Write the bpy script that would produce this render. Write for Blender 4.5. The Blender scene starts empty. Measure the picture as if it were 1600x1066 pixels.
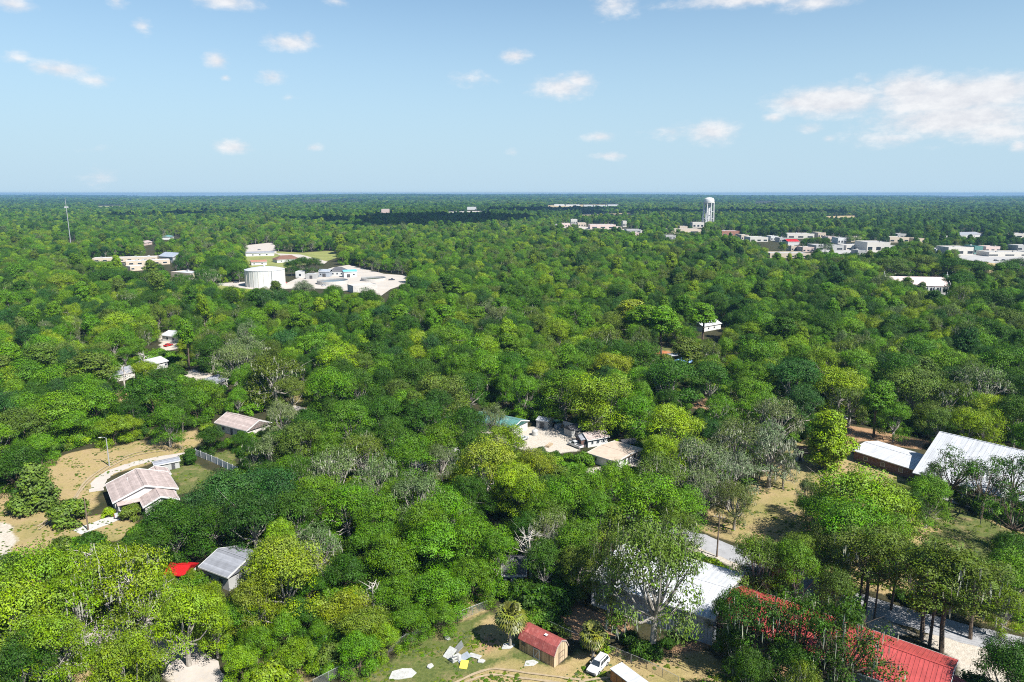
import bpy, math, random
import numpy as np

C = bpy.context.scene
COL = C.collection
R_ = math.radians

# ------------------------------------------------------------------ camera
F_PX, HCAM = 1110.0, 75.0
PITCH = math.atan((533 - 301.5) / F_PX)
cam_d = bpy.data.cameras.new("camera")
cam = bpy.data.objects.new("camera", cam_d)
COL.objects.link(cam)
cam.location = (0, 0, HCAM)
cam.rotation_euler = (math.pi / 2 - PITCH, 0, 0)
cam_d.sensor_fit = 'HORIZONTAL'
cam_d.sensor_width = 36.0
cam_d.lens = 36.0 * F_PX / 1600.0
cam_d.clip_start = 1.0
cam_d.clip_end = 60000.0
C.camera = cam

# ------------------------------------------------------------------ sun
SUN_EL, SUN_AZ = R_(49), R_(132)          # azimuth clockwise from +Y
sd = bpy.data.lights.new("sun", 'SUN')
sd.energy = 4.9
sd.angle = R_(0.53)
sd.color = (1.0, 0.965, 0.90)
sun = bpy.data.objects.new("sun", sd)
COL.objects.link(sun)
sun.rotation_euler = (math.pi / 2 - SUN_EL, 0, math.pi - SUN_AZ)
sun.location = (300, -300, 400)

# ------------------------------------------------------------------ exposure / cycles
C.view_settings.view_transform = 'Standard'
C.view_settings.look = 'None'
C.view_settings.gamma = 1.0
C.view_settings.exposure = 1.0
C.view_settings.use_curve_mapping = False
cy = C.cycles
cy.max_bounces = 5
cy.diffuse_bounces = 1
cy.glossy_bounces = 2
cy.transmission_bounces = 3
cy.volume_bounces = 0
cy.transparent_max_bounces = 6
cy.caustics_reflective = False
cy.caustics_refractive = False
cy.use_denoising = False
try:
    cy.denoiser = 'OPENIMAGEDENOISE'
    cy.denoising_input_passes = 'RGB_ALBEDO_NORMAL'
    cy.denoising_prefilter = 'ACCURATE'
except Exception:
    pass
cy.pixel_filter_type = 'BLACKMAN_HARRIS'
cy.filter_width = 1.05

# ------------------------------------------------------------------ pixel <-> place helpers (photo pixels, 1600 wide)
_cp, _sp = math.cos(PITCH), math.sin(PITCH)
def ray(px, py):
    u = (px - 800) / F_PX; v = (533 - py) / F_PX
    return u, _cp + v * _sp, -_sp + v * _cp
def P(px, py, z=0.0):
    a, b, c = ray(px, py)
    t = (z - HCAM) / c
    return a * t, b * t
def proj(x, y, z):
    dz = z - HCAM
    dep = y * _cp - dz * _sp
    up = y * _sp + dz * _cp
    return 800 + F_PX * x / dep, 533 - F_PX * up / dep
def slant(x, y, z=0):
    return math.sqrt(x * x + y * y + (z - HCAM) ** 2)

# ------------------------------------------------------------------ node helpers
def newmat(name):
    m = bpy.data.materials.new(name); m.use_nodes = True
    nt = m.node_tree; nt.nodes.clear()
    out = nt.nodes.new('ShaderNodeOutputMaterial')
    return m, nt, out
def nd(nt, t, **kw):
    n = nt.nodes.new(t)
    for k, v in kw.items():
        if k.startswith('i_'):
            n.inputs[k[2:].replace('_', ' ')].default_value = v
        else:
            setattr(n, k, v)
    return n
def lk(nt, a, b): nt.links.new(a, b)
def math_n(nt, op, a, b=None, c=None, clamp=False):
    n = nt.nodes.new('ShaderNodeMath'); n.operation = op; n.use_clamp = clamp
    for i, v in enumerate((a, b, c)):
        if v is None: continue
        if isinstance(v, (int, float)): n.inputs[i].default_value = v
        else: lk(nt, v, n.inputs[i])
    return n.outputs[0]
def mixc(nt, fac, a, b, blend='MIX'):
    n = nt.nodes.new('ShaderNodeMix'); n.data_type = 'RGBA'; n.blend_type = blend
    for s, v in ((n.inputs[0], fac), (n.inputs[6], a), (n.inputs[7], b)):
        if isinstance(v, (int, float)): s.default_value = v
        elif isinstance(v, (tuple, list)): s.default_value = (*v[:3], 1)
        else: lk(nt, v, s)
    return n.outputs[2]
def ramp(nt, fac, lo, hi):
    n = nt.nodes.new('ShaderNodeMapRange'); n.clamp = True
    n.inputs[1].default_value = lo; n.inputs[2].default_value = hi
    lk(nt, fac, n.inputs[0]); return n.outputs[0]
def noise(nt, vec, scale, detail=4, rough=.55):
    n = nd(nt, 'ShaderNodeTexNoise'); n.inputs['Scale'].default_value = scale
    n.inputs['Detail'].default_value = detail; n.inputs['Roughness'].default_value = rough
    if vec is not None: lk(nt, vec, n.inputs['Vector'])
    return n.outputs['Fac']

# ------------------------------------------------------------------ world: daylight sky with small clouds
w = bpy.data.worlds.new("World"); C.world = w; w.use_nodes = True
nt = w.node_tree; nt.nodes.clear()
wo = nt.nodes.new('ShaderNodeOutputWorld')
sky = nd(nt, 'ShaderNodeTexSky', sky_type='NISHITA', sun_disc=False)
sky.sun_elevation = SUN_EL
sky.sun_rotation = SUN_AZ
sky.altitude = 0
sky.air_density = 1.0; sky.dust_density = 0.2; sky.ozone_density = 1.6
tc = nd(nt, 'ShaderNodeTexCoord')
sep = nd(nt, 'ShaderNodeSeparateXYZ'); lk(nt, tc.outputs['Generated'], sep.inputs[0])
az = math_n(nt, 'ARCTAN2', sep.outputs[0], sep.outputs[1])
el = math_n(nt, 'ARCSINE', sep.outputs[2])
ae = nd(nt, 'ShaderNodeCombineXYZ'); lk(nt, az, ae.inputs[0]); lk(nt, el, ae.inputs[1])
mp = nd(nt, 'ShaderNodeMapping'); mp.inputs['Scale'].default_value = (1, 1.9, 1)
lk(nt, ae.outputs[0], mp.inputs[0])
n_big = noise(nt, mp.outputs[0], 34, 7, .62)
n_fine = noise(nt, mp.outputs[0], 95, 5, .6)
# clouds as (photo x, y, half width, half height, strength)
CLOUDS = [(455,67,40,13,1),(430,64,18,8,.6),(480,60,16,10,.8),(338,95,19,14,1),(352,121,9,5,.7),(424,121,20,12,.8),(95,109,44,12,.9),
 (70,106,26,9,.8),(148,126,28,8,.7),(222,41,14,11,.65),(804,88,26,11,1),(878,137,50,19,1),(905,126,26,14,1),(1112,206,42,20,.95),
 (1050,207,36,13,.5),(937,214,28,8,.8),(954,244,27,7,.8),(364,230,29,11,.95),(490,231,15,6,.7),(157,277,26,12,.5),
 (1490,152,140,30,1.4),(1560,142,70,24,1.3),(1420,140,60,26,1.25),(1300,158,95,24,1.35),(1250,160,50,16,1.1),(1500,185,130,26,1.35),(1560,205,70,18,1.0),
 (1395,216,66,15,.6),(1210,184,18,8,.8),(1265,200,24,9,.6),(1296,217,10,5,.6),(1352,124,14,8,.55),(735,123,34,12,.42),(1592,228,14,10,.8),
 (355,2,52,13,.95),(960,8,38,20,.7),(1185,-2,150,11,1),(1275,4,55,12,.9),(18,6,30,11,.9),(28,90,18,8,.6),(182,2,14,9,.55),(525,2,20,7,.6),
 (150,233,18,6,.3),(800,238,10,6,.4),(450,153,10,6,.3)]
f = None
for (cx, cyy, rx, ry, s) in CLOUDS:
    a, b, c = ray(cx, cyy); n0 = math.sqrt(a*a+b*b+c*c)
    ca, ce = math.atan2(a, b), math.asin(c / n0)
    k = F_PX / math.cos(math.atan((cx - 800) / F_PX)) ** 0
    ra, re = rx * 1.2 / F_PX * (b / n0), ry * 1.15 / F_PX
    v = nd(nt, 'ShaderNodeVectorMath', operation='MULTIPLY_ADD')
    lk(nt, ae.outputs[0], v.inputs[0])
    v.inputs[1].default_value = (1/ra, 1/re, 0); v.inputs[2].default_value = (-ca/ra, -ce/re, 0)
    L = nd(nt, 'ShaderNodeVectorMath', operation='LENGTH'); lk(nt, v.outputs[0], L.inputs[0])
    g = math_n(nt, 'MULTIPLY_ADD', L.outputs['Value'], -s, s)
    f = g if f is None else math_n(nt, 'MAXIMUM', f, g)
nn = math_n(nt, 'ADD', math_n(nt, 'MULTIPLY', n_big, .75), math_n(nt, 'MULTIPLY', n_fine, .25))
f2 = math_n(nt, 'MULTIPLY_ADD', math_n(nt, 'SUBTRACT', nn, .5), 1.65, f)
mask = nd(nt, 'ShaderNodeMapRange', interpolation_type='SMOOTHSTEP')
lk(nt, f2, mask.inputs[0]); mask.inputs[1].default_value = -.04; mask.inputs[2].default_value = .98
mask.inputs[4].default_value = .9
cl_col = mixc(nt, ramp(nt, n_big, .35, .65), (5.6, 5.7, 6.1), (7.0, 7.0, 7.1))
hs = nd(nt, 'ShaderNodeHueSaturation'); hs.inputs['Saturation'].default_value = .95; hs.inputs['Value'].default_value = 1.0
lk(nt, mixc(nt, 1.0, sky.outputs[0], (.80, 1.0, 1.06), 'MULTIPLY'), hs.inputs['Color'])
low = nd(nt, 'ShaderNodeMapRange', interpolation_type='SMOOTHSTEP'); lk(nt, el, low.inputs[0])
low.inputs[1].default_value = -.02; low.inputs[2].default_value = .35; low.inputs[3].default_value = .97; low.inputs[4].default_value = 0.0
blue = mixc(nt, low.outputs[0], hs.outputs[0], (3.75, 5.15, 6.3))
skyc = mixc(nt, mask.outputs[0], blue, cl_col)
bg = nd(nt, 'ShaderNodeBackground'); bg.inputs[1].default_value = 0.068
lk(nt, skyc, bg.inputs[0]); lk(nt, bg.outputs[0], wo.inputs[0])

# ------------------------------------------------------------------ mesh builder
class MB:
    def __init__(s): s.v = []; s.f = []; s.m = []
    def add(s, vs, fs, m=0):
        o = len(s.v); s.v += [tuple(p) for p in vs]; s.f += [tuple(i + o for i in q) for q in fs]; s.m += [m] * len(fs); return s
    def box(s, cx, cy, cz, sx, sy, sz, rz=0.0, m=0):
        c, n = math.cos(rz), math.sin(rz); vs = []
        for dz in (-.5, .5):
            for dx, dy in ((-.5, -.5), (.5, -.5), (.5, .5), (-.5, .5)):
                x, y = dx * sx, dy * sy
                vs.append((cx + x * c - y * n, cy + x * n + y * c, cz + dz * sz))
        return s.add(vs, [(0,3,2,1),(4,5,6,7),(0,1,5,4),(1,2,6,5),(2,3,7,6),(3,0,4,7)], m)
    def prism_x(s, poly, x0, x1, m=0, yscale1=1.0):
        """poly: (y,z) counter-clockwise seen from +x, pushed from x0 to x1"""
        n = len(poly)
        vs = [(x0, y, z) for y, z in poly] + [(x1, y, z) for y, z in poly]
        fs = [tuple(range(n))[::-1], tuple(range(n, 2 * n))] + [(i, (i+1) % n, n + (i+1) % n, n + i) for i in range(n)]
        return s.add(vs, fs, m)
    def prism_z(s, poly, z0, z1, m=0):
        n = len(poly)
        vs = [(x, y, z0) for x, y in poly] + [(x, y, z1) for x, y in poly]
        fs = [tuple(range(n))[::-1], tuple(range(n, 2 * n))] + [(i, (i+1) % n, n + (i+1) % n, n + i) for i in range(n)]
        return s.add(vs, fs, m)
    def tube(s, pts, rad, n=6, m=0, cap=True):
        pts = [np.array(p, float) for p in pts]; vs = []; fs = []
        if not hasattr(rad, '__len__'): rad = [rad] * len(pts)
        for i, p in enumerate(pts):
            d = pts[min(i+1, len(pts)-1)] - pts[max(i-1, 0)]
            d = d / (np.linalg.norm(d) + 1e-9)
            a = np.array((1., 0, 0)) if abs(d[0]) < .8 else np.array((0, 1., 0))
            u = np.cross(d, a); u /= np.linalg.norm(u); q = np.cross(d, u)
            for k in range(n):
                t = 2 * math.pi * k / n
                vs.append(tuple(p + rad[i] * (math.cos(t) * u + math.sin(t) * q)))
        for i in range(len(pts) - 1):
            for k in range(n):
                k2 = (k + 1) % n
                fs.append((i*n+k, i*n+k2, (i+1)*n+k2, (i+1)*n+k))
        if cap:
            fs.append(tuple(range(n))[::-1]); fs.append(tuple((len(pts)-1)*n + k for k in range(n)))
        return s.add(vs, fs, m)
    def cone_ring(s, prof, n=32, m=0):
        """prof: list of (radius, z) turned about z"""
        vs = []; fs = []
        for r, z in prof:
            for k in range(n):
                t = 2 * math.pi * k / n; vs.append((r * math.cos(t), r * math.sin(t), z))
        for i in range(len(prof) - 1):
            for k in range(n):
                k2 = (k+1) % n; fs.append((i*n+k, i*n+k2, (i+1)*n+k2, (i+1)*n+k))
        fs.append(tuple(range(n))[::-1]); fs.append(tuple((len(prof)-1)*n+k for k in range(n)))
        return s.add(vs, fs, m)
    def mesh(s, name, mats):
        me = bpy.data.meshes.new(name); me.from_pydata(s.v, [], s.f)
        for mt in (mats if isinstance(mats, (list, tuple)) else [mats]): me.materials.append(mt)
        me.polygons.foreach_set('material_index', s.m); me.update(); return me
    def build(s, name, mats, parent=None, loc=(0,0,0), rz=0, bevel=0, smooth=False):
        o = bpy.data.objects.new(name, s.mesh(name, mats)); COL.objects.link(o)
        o.location = loc; o.rotation_euler = (0, 0, rz)
        if parent is not None: o.parent = parent
        if bevel:
            b = o.modifiers.new('bevel', 'BEVEL'); b.width = bevel; b.segments = 2; b.limit_method = 'ANGLE'
        if smooth:
            o.data.shade_smooth()
        return o
def tag(o, label=None, cat=None, group=None, kind=None):
    if label: o['label'] = label
    if cat: o['category'] = cat
    if group: o['group'] = group
    if kind: o['kind'] = kind
    return o
def thing(name, label, cat, loc=(0,0,0), rz=0, group=None):
    o = bpy.data.objects.new(name, None); COL.objects.link(o)
    o.empty_display_size = 1; o.location = loc; o.rotation_euler = (0, 0, rz)
    return tag(o, label, cat, group)
LANDMARKS = []      # (phrase, x, y) for describing trees
KEEP = []           # photo regions that scattered trees leave open
FOOT = []           # footprints (x, y, radius) that scattered trees leave free

# ------------------------------------------------------------------ materials
def pmat(name, col, rough=.7, var=.18, scale=.6, spec=.3, metal=0, bump=0, fine=9.0, stain=None, stain_amt=.0, streak=0):
    """weathered paint or other plain surface: broad blotches, fine grain, optional stains"""
    m, nt, out = newmat(name)
    b = nd(nt, 'ShaderNodeBsdfPrincipled'); lk(nt, b.outputs[0], out.inputs[0])
    t = nd(nt, 'ShaderNodeTexCoord'); v = t.outputs['Object']
    n1 = noise(nt, v, scale, 5, .6); n2 = noise(nt, v, fine, 3, .6)
    k = math_n(nt, 'ADD', math_n(nt, 'MULTIPLY', n1, .65), math_n(nt, 'MULTIPLY', n2, .35))
    lo = tuple(c * (1 - var * 1.6) for c in col); hi = tuple(min(1, c * (1 + var)) for c in col)
    c = mixc(nt, ramp(nt, k, .3, .7), lo, hi)
    if stain:
        n3 = noise(nt, v, scale * 2.7, 6, .65)
        c = mixc(nt, math_n(nt, 'MULTIPLY', ramp(nt, n3, .52, .68), stain_amt), c, stain)
    if streak:      # run-off streaks down the slope (local y and z)
        mp_ = nd(nt, 'ShaderNodeMapping'); mp_.inputs['Scale'].default_value = (2.6, .16, .16); lk(nt, v, mp_.inputs[0])
        n4 = noise(nt, mp_.outputs[0], 1.0, 5, .6)
        c = mixc(nt, math_n(nt, 'MULTIPLY', ramp(nt, n4, .42, .66), streak), c, tuple(q * .55 for q in col))
    lk(nt, c, b.inputs['Base Color'])
    b.inputs['Roughness'].default_value = rough; b.inputs['Metallic'].default_value = metal
    b.inputs['Specular IOR Level'].default_value = spec
    if bump:
        bp = nd(nt, 'ShaderNodeBump'); bp.inputs['Strength'].default_value = bump; bp.inputs['Distance'].default_value = .05
        lk(nt, n2, bp.inputs['Height']); lk(nt, bp.outputs[0], b.inputs['Normal'])
    return m
def linemat(name, col, period, axis, dark=.72, width=.12, rough=.6, var=.15, spec=.3, jitter=.0, stain=None, stain_amt=0.0):
    """surface with regular seams (boards, siding, shingle courses); the seams lie every `period` m along the object axis"""
    m, nt, out = newmat(name)
    b = nd(nt, 'ShaderNodeBsdfPrincipled'); lk(nt, b.outputs[0], out.inputs[0])
    t = nd(nt, 'ShaderNodeTexCoord'); v = t.outputs['Object']
    s = nd(nt, 'ShaderNodeSeparateXYZ'); lk(nt, v, s.inputs[0])
    a = math_n(nt, 'DIVIDE', s.outputs[axis], period)
    fr = math_n(nt, 'FRACT', a); seam = math_n(nt, 'LESS_THAN', fr, width)
    cell = nd(nt, 'ShaderNodeTexWhiteNoise', noise_dimensions='1D'); lk(nt, math_n(nt, 'FLOOR', a), cell.inputs['W'])
    n1 = noise(nt, v, .8, 5, .62)
    k = math_n(nt, 'ADD', math_n(nt, 'MULTIPLY', n1, 1 - jitter), math_n(nt, 'MULTIPLY', cell.outputs[0], jitter))
    lo = tuple(c * (1 - var * 1.6) for c in col); hi = tuple(min(1, c * (1 + var)) for c in col)
    c = mixc(nt, ramp(nt, k, .25, .75), lo, hi)
    c = mixc(nt, math_n(nt, 'MULTIPLY', seam, 1 - dark), c, tuple(q * .35 for q in col))
    if stain:
        n3 = noise(nt, v, 1.3, 6, .65)
        c = mixc(nt, math_n(nt, 'MULTIPLY', ramp(nt, n3, .5, .68), stain_amt), c, stain)
    lk(nt, c, b.inputs['Base Color']); b.inputs['Roughness'].default_value = rough
    b.inputs['Specular IOR Level'].default_value = spec
    bp = nd(nt, 'ShaderNodeBump'); bp.inputs['Strength'].default_value = .5; bp.inputs['Distance'].default_value = .03
    lk(nt, math_n(nt, 'SUBTRACT', 1.0, seam), bp.inputs['Height']); lk(nt, bp.outputs[0], b.inputs['Normal'])
    return m
def brickmat(name, col, mortar=(.3,.28,.25), scale=1.0):
    m, nt, out = newmat(name)
    b = nd(nt, 'ShaderNodeBsdfPrincipled'); lk(nt, b.outputs[0], out.inputs[0])
    t = nd(nt, 'ShaderNodeTexCoord'); s = nd(nt, 'ShaderNodeSeparateXYZ'); lk(nt, t.outputs['Object'], s.inputs[0])
    cb = nd(nt, 'ShaderNodeCombineXYZ'); lk(nt, math_n(nt, 'ADD', s.outputs[0], s.outputs[1]), cb.inputs[0]); lk(nt, s.outputs[2], cb.inputs[1])
    br = nd(nt, 'ShaderNodeTexBrick'); lk(nt, cb.outputs[0], br.inputs['Vector'])
    br.inputs['Scale'].default_value = scale; br.inputs['Brick Width'].default_value = .24; br.inputs['Row Height'].default_value = .08
    br.inputs['Mortar Size'].default_value = .008
    br.inputs['Color1'].default_value = (*col, 1); br.inputs['Color2'].default_value = (*(q * .7 for q in col), 1); br.inputs['Mortar'].default_value = (*mortar, 1)
    n1 = noise(nt, t.outputs['Object'], 1.1, 5)
    c = mixc(nt, math_n(nt, 'MULTIPLY', ramp(nt, n1, .4, .7), .35), br.outputs['Color'], tuple(q * .55 for q in col))
    lk(nt, c, b.inputs['Base Color']); b.inputs['Roughness'].default_value = .85
    return m
M = {}
M['glass'] = pmat('window_glass', (.03,.04,.05), .08, .2, spec=.6)
M['white'] = pmat('white_paint', (.56,.56,.55), .55, .07, stain=(.45,.43,.38), stain_amt=.35)
M['offwhite'] = pmat('cream_siding', (.55,.52,.47), .6, .08, stain=(.42,.4,.34), stain_amt=.3)
M['siding'] = linemat('lap_siding', (.60,.59,.57), .2, 2, .8, .15, var=.06)
M['shingle_tan'] = linemat('pinkish_brown_shingles', (.40,.325,.30), .14, 2, .93, .15, .85, .24, stain=(.27,.21,.19), stain_amt=.6, jitter=.3)
M['shingle_grey'] = linemat('grey_shingles', (.24,.25,.28), .14, 2, .93, .15, .85, .24, jitter=.4)
M['shingle_dark'] = linemat('dark_shingles', (.10,.10,.11), .14, 2, .93, .15, .85, .24, jitter=.4)
M['shingle_brown'] = linemat('brown_shingles', (.17,.09,.065), .14, 2, .93, .15, .85, .2, jitter=.4)
M['metal_white'] = pmat('white_metal_roof', (.50,.51,.53), .5, .08, spec=.3, stain=(.36,.35,.33), stain_amt=.55, streak=.5)
M['metal_gray'] = pmat('galvanised_metal', (.42,.46,.52), .42, .1, spec=.5, metal=.25, stain=(.3,.27,.24), stain_amt=.4, streak=.5)
M['metal_red'] = pmat('red_metal_roof', (.40,.068,.062), .45, .2, spec=.45, stain=(.36,.06,.05), stain_amt=.7, streak=.5)
M['red_bright'] = pmat('bright_red_metal_roof', (.42,.012,.014), .5, .1, spec=.3)
M['teal'] = pmat('teal_metal_roof', (.085,.22,.20), .55, .2, stain=(.35,.42,.40), stain_amt=.6, streak=.5)
M['blue'] = pmat('blue_panel', (.12,.40,.62), .5, .15)
M['bluetarp'] = pmat('light_blue_tarp', (.22,.40,.75), .45, .25, scale=2.5, bump=.6)
M['pinkroof'] = pmat('pale_pink_shingles', (.58,.47,.45), .8, .08, stain=(.45,.38,.36), stain_amt=.5)
M['brick'] = brickmat('dark_red_brick', (.13,.038,.026))
M['brickorange'] = brickmat('orange_brick', (.36,.13,.07))
M['concrete'] = pmat('concrete', (.46,.44,.41), .85, .14, bump=.3, stain=(.26,.25,.23), stain_amt=.5)
M['tanroof'] = pmat('tan_flat_roof', (.46,.37,.29), .85, .14, stain=(.36,.28,.22), stain_amt=.6)
M['rust'] = pmat('rusty_sheet', (.36,.14,.06), .8, .3, 1.5, stain=(.18,.08,.05), stain_amt=.7)
M['wood'] = linemat('weathered_board_siding', (.42,.28,.155), .22, 0, .55, .1, .8, .3, jitter=.55, stain=(.23,.15,.09), stain_amt=.5)
M['woodend'] = linemat('pale_board_siding', (.47,.36,.24), .22, 1, .6, .1, .8, .22, jitter=.5)
M['shedroof'] = pmat('faded_red_metal', (.30,.075,.065), .55, .22, spec=.35, stain=(.50,.20,.17), stain_amt=.6, streak=.45)
M['post'] = pmat('creosote_wood', (.16,.12,.09), .85, .2)
M['steel'] = pmat('galvanised_steel', (.42,.43,.44), .45, .1, metal=.4)
M['wire'] = pmat('fence_wire', (.30,.31,.30), .5, .1, metal=.3)
M['darkgrey'] = pmat('dark_grey', (.07,.07,.075), .6, .2)
M['black'] = pmat('black_rubber', (.02,.02,.02), .7, .2)
M['carwhite'] = pmat('white_car_paint', (.55,.55,.55), .22, .03, spec=.55)
M['carred'] = pmat('red_car_paint', (.42,.02,.02), .22, .06, spec=.55)
M['carsilver'] = pmat('silver_car_paint', (.42,.43,.45), .25, .05, spec=.55)
M['cardark'] = pmat('dark_car_paint', (.04,.045,.06), .22, .05, spec=.55)
M['lamp'] = pmat('lamp_lens', (.6,.55,.5), .15, .05, spec=.6)
M['yellow'] = pmat('yellow_panel', (.60,.52,.08), .6, .12)
M['orange'] = pmat('orange_wood', (.42,.17,.06), .7, .2)
M['stucco_tan'] = pmat('tan_stucco', (.50,.42,.33), .8, .1)
M['stucco_pink'] = pmat('pink_stucco', (.55,.43,.39), .8, .1)
M['roof_pale'] = pmat('pale_built_up_roof', (.36,.35,.34), .85, .16, .12, stain=(.22,.21,.2), stain_amt=.6)
M['scrapwhite'] = pmat('dirty_white_sheet', (.44,.44,.42), .6, .2, 1.2, stain=(.25,.22,.18), stain_amt=.7)
M['grey_wall'] = pmat('grey_wall', (.36,.36,.35), .8, .1)
M['olive_wall'] = pmat('olive_grey_wall', (.22,.22,.17), .8, .12)

# ground cover: weights painted into the sheet as 'surface' (dry grass, green grass, pale sand, red dirt)
def groundmat():
    m, nt, out = newmat('ground_cover')
    b = nd(nt, 'ShaderNodeBsdfPrincipled'); lk(nt, b.outputs[0], out.inputs[0])
    g = nd(nt, 'ShaderNodeNewGeometry'); v = g.outputs['Position']
    at = nd(nt, 'ShaderNodeAttribute', attribute_name='surface'); s = nd(nt, 'ShaderNodeSeparateColor'); lk(nt, at.outputs['Color'], s.inputs[0])
    n0 = noise(nt, v, .045, 4, .6); n1 = noise(nt, v, .25, 6, .65); n2 = noise(nt, v, 1.3, 5, .7); n3 = noise(nt, v, 5., 3, .7)
    litter = mixc(nt, ramp(nt, n1, .35, .65), (.028,.034,.014), (.060,.052,.028))
    dry = mixc(nt, ramp(nt, n2, .3, .7), (.25,.19,.08), (.385,.305,.14))
    dry = mixc(nt, ramp(nt, n1, .38, .68), dry, (.345,.25,.14))
    dry = mixc(nt, math_n(nt, 'MULTIPLY', ramp(nt, n0, .46, .64), .6), dry, (.16,.17,.045))
    green = mixc(nt, ramp(nt, n2, .3, .7), (.060,.088,.022), (.135,.15,.045))
    green = mixc(nt, math_n(nt, 'MULTIPLY', ramp(nt, n1, .5, .72), .75), green, (.30,.22,.12))
    sand = mixc(nt, ramp(nt, n2, .3, .7), (.38,.33,.27), (.52,.48,.42))
    sand = mixc(nt, math_n(nt, 'MULTIPLY', ramp(nt, n1, .5, .7), .5), sand, (.45,.36,.27))
    dirt = mixc(nt, ramp(nt, n2, .3, .7), (.27,.15,.08), (.37,.245,.145))
    def wgt(x): return ramp(nt, math_n(nt, 'ADD', x, math_n(nt, 'MULTIPLY', math_n(nt, 'SUBTRACT', n2, .5), .7)), .3, .7)
    c = mixc(nt, wgt(s.outputs[1]), litter, green)
    c = mixc(nt, wgt(s.outputs[0]), c, dry)
    c = mixc(nt, wgt(at.outputs['Alpha']), c, dirt)
    c = mixc(nt, wgt(s.outputs[2]), c, sand)
    c = mixc(nt, math_n(nt, 'MULTIPLY', ramp(nt, n3, .45, .75), .35), c, mixc(nt, 1.0, c, (.55,.55,.5), 'MULTIPLY'))
    lk(nt, c, b.inputs['Base Color']); b.inputs['Roughness'].default_value = .95; b.inputs['Specular IOR Level'].default_value = .1
    bp = nd(nt, 'ShaderNodeBump'); bp.inputs['Strength'].default_value = .8; bp.inputs['Distance'].default_value = .25
    lk(nt, math_n(nt, 'ADD', n2, math_n(nt, 'MULTIPLY', n3, .5)), bp.inputs['Height']); lk(nt, bp.outputs[0], b.inputs['Normal'])
    return m
M['ground'] = groundmat()
M['asphalt'] = pmat('sun_bleached_asphalt', (.31,.31,.32), .85, .12, .35, bump=.3, stain=(.20,.20,.205), stain_amt=.6)
M['sandroad'] = pmat('pale_sand_road', (.42,.38,.34), .95, .12, .4, bump=.4, stain=(.45,.37,.29), stain_amt=.6)
M['yardsand'] = pmat('bare_sand_yard', (.41,.375,.335), .95, .1, .08, stain=(.46,.36,.27), stain_amt=.7)
M['farlawn'] = pmat('far_lawn', (.20,.22,.06), .95, .2, .05, stain=(.32,.25,.12), stain_amt=.6)
M['fardry'] = pmat('far_dry_grass', (.38,.29,.15), .95, .2, .05, stain=(.2,.2,.07), stain_amt=.5)
M['bark'] = pmat('lichen_grey_bark', (.27,.245,.21), .9, .3, 1.2, bump=.6, stain=(.45,.43,.40), stain_amt=.6)
M['barkdark'] = pmat('brown_bark', (.12,.09,.065), .9, .3, 1.2, bump=.6)
M['deadwood'] = pmat('bleached_dead_wood', (.46,.42,.38), .85, .2, 1.5, bump=.4)
def leafmat(name, translucent=.11, rough=.55, spec=.16):
    m, nt, out = newmat(name)
    a = nd(nt, 'ShaderNodeAttribute', attribute_type='INSTANCER', attribute_name='tint')
    tv = nd(nt, 'ShaderNodeAttribute', attribute_name='tv')
    vs = nd(nt, 'ShaderNodeSeparateColor'); lk(nt, tv.outputs['Color'], vs.inputs[0])
    h = nd(nt, 'ShaderNodeHueSaturation'); lk(nt, a.outputs['Color'], h.inputs['Color'])
    lk(nt, math_n(nt, 'MULTIPLY_ADD', vs.outputs[0], .034, .483), h.inputs['Hue'])
    lk(nt, math_n(nt, 'MULTIPLY_ADD', vs.outputs[1], .35, .85), h.inputs['Saturation'])
    lk(nt, math_n(nt, 'MULTIPLY_ADD', vs.outputs[2], 1.0, .5), h.inputs['Value'])
    b = nd(nt, 'ShaderNodeBsdfPrincipled'); lk(nt, h.outputs[0], b.inputs['Base Color'])
    b.inputs['Roughness'].default_value = rough; b.inputs['Specular IOR Level'].default_value = spec
    t = nd(nt, 'ShaderNodeBsdfTranslucent')
    lk(nt, mixc(nt, 1.0, h.outputs[0], (1.7, 1.5, .7), 'MULTIPLY'), t.inputs[0])
    mx = nd(nt, 'ShaderNodeMixShader'); mx.inputs[0].default_value = translucent
    lk(nt, b.outputs[0], mx.inputs[1]); lk(nt, t.outputs[0], mx.inputs[2]); lk(nt, mx.outputs[0], out.inputs[0])
    return m
M['leaf'] = leafmat('foliage')
M['moss'] = pmat('spanish_moss', (.37,.38,.28), .95, .25, 1.5)
M['frond'] = leafmat('palm_fronds', .15, .4, .4)
# ------------------------------------------------------------------ ground: one sheet to the horizon
def poly_sd(X, Y, poly):
    """signed distance (inside positive) from points to a polygon"""
    n = len(poly); inside = np.zeros(X.shape, bool); d = np.full(X.shape, 1e9)
    for i in range(n):
        x1, y1 = poly[i]; x2, y2 = poly[(i+1) % n]
        cond = ((y1 > Y) != (y2 > Y))
        with np.errstate(divide='ignore', invalid='ignore'):
            xi = (x2 - x1) * (Y - y1) / (y2 - y1 if y2 != y1 else 1e-9) + x1
        inside ^= cond & (X < xi)
        ex, ey = x2 - x1, y2 - y1; L2 = ex*ex + ey*ey + 1e-9
        t = np.clip(((X-x1)*ex + (Y-y1)*ey) / L2, 0, 1)
        d = np.minimum(d, np.hypot(X-x1-t*ex, Y-y1-t*ey))
    return np.where(inside, d, -d)
def WP(pts): return [P(*p) for p in pts]
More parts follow.
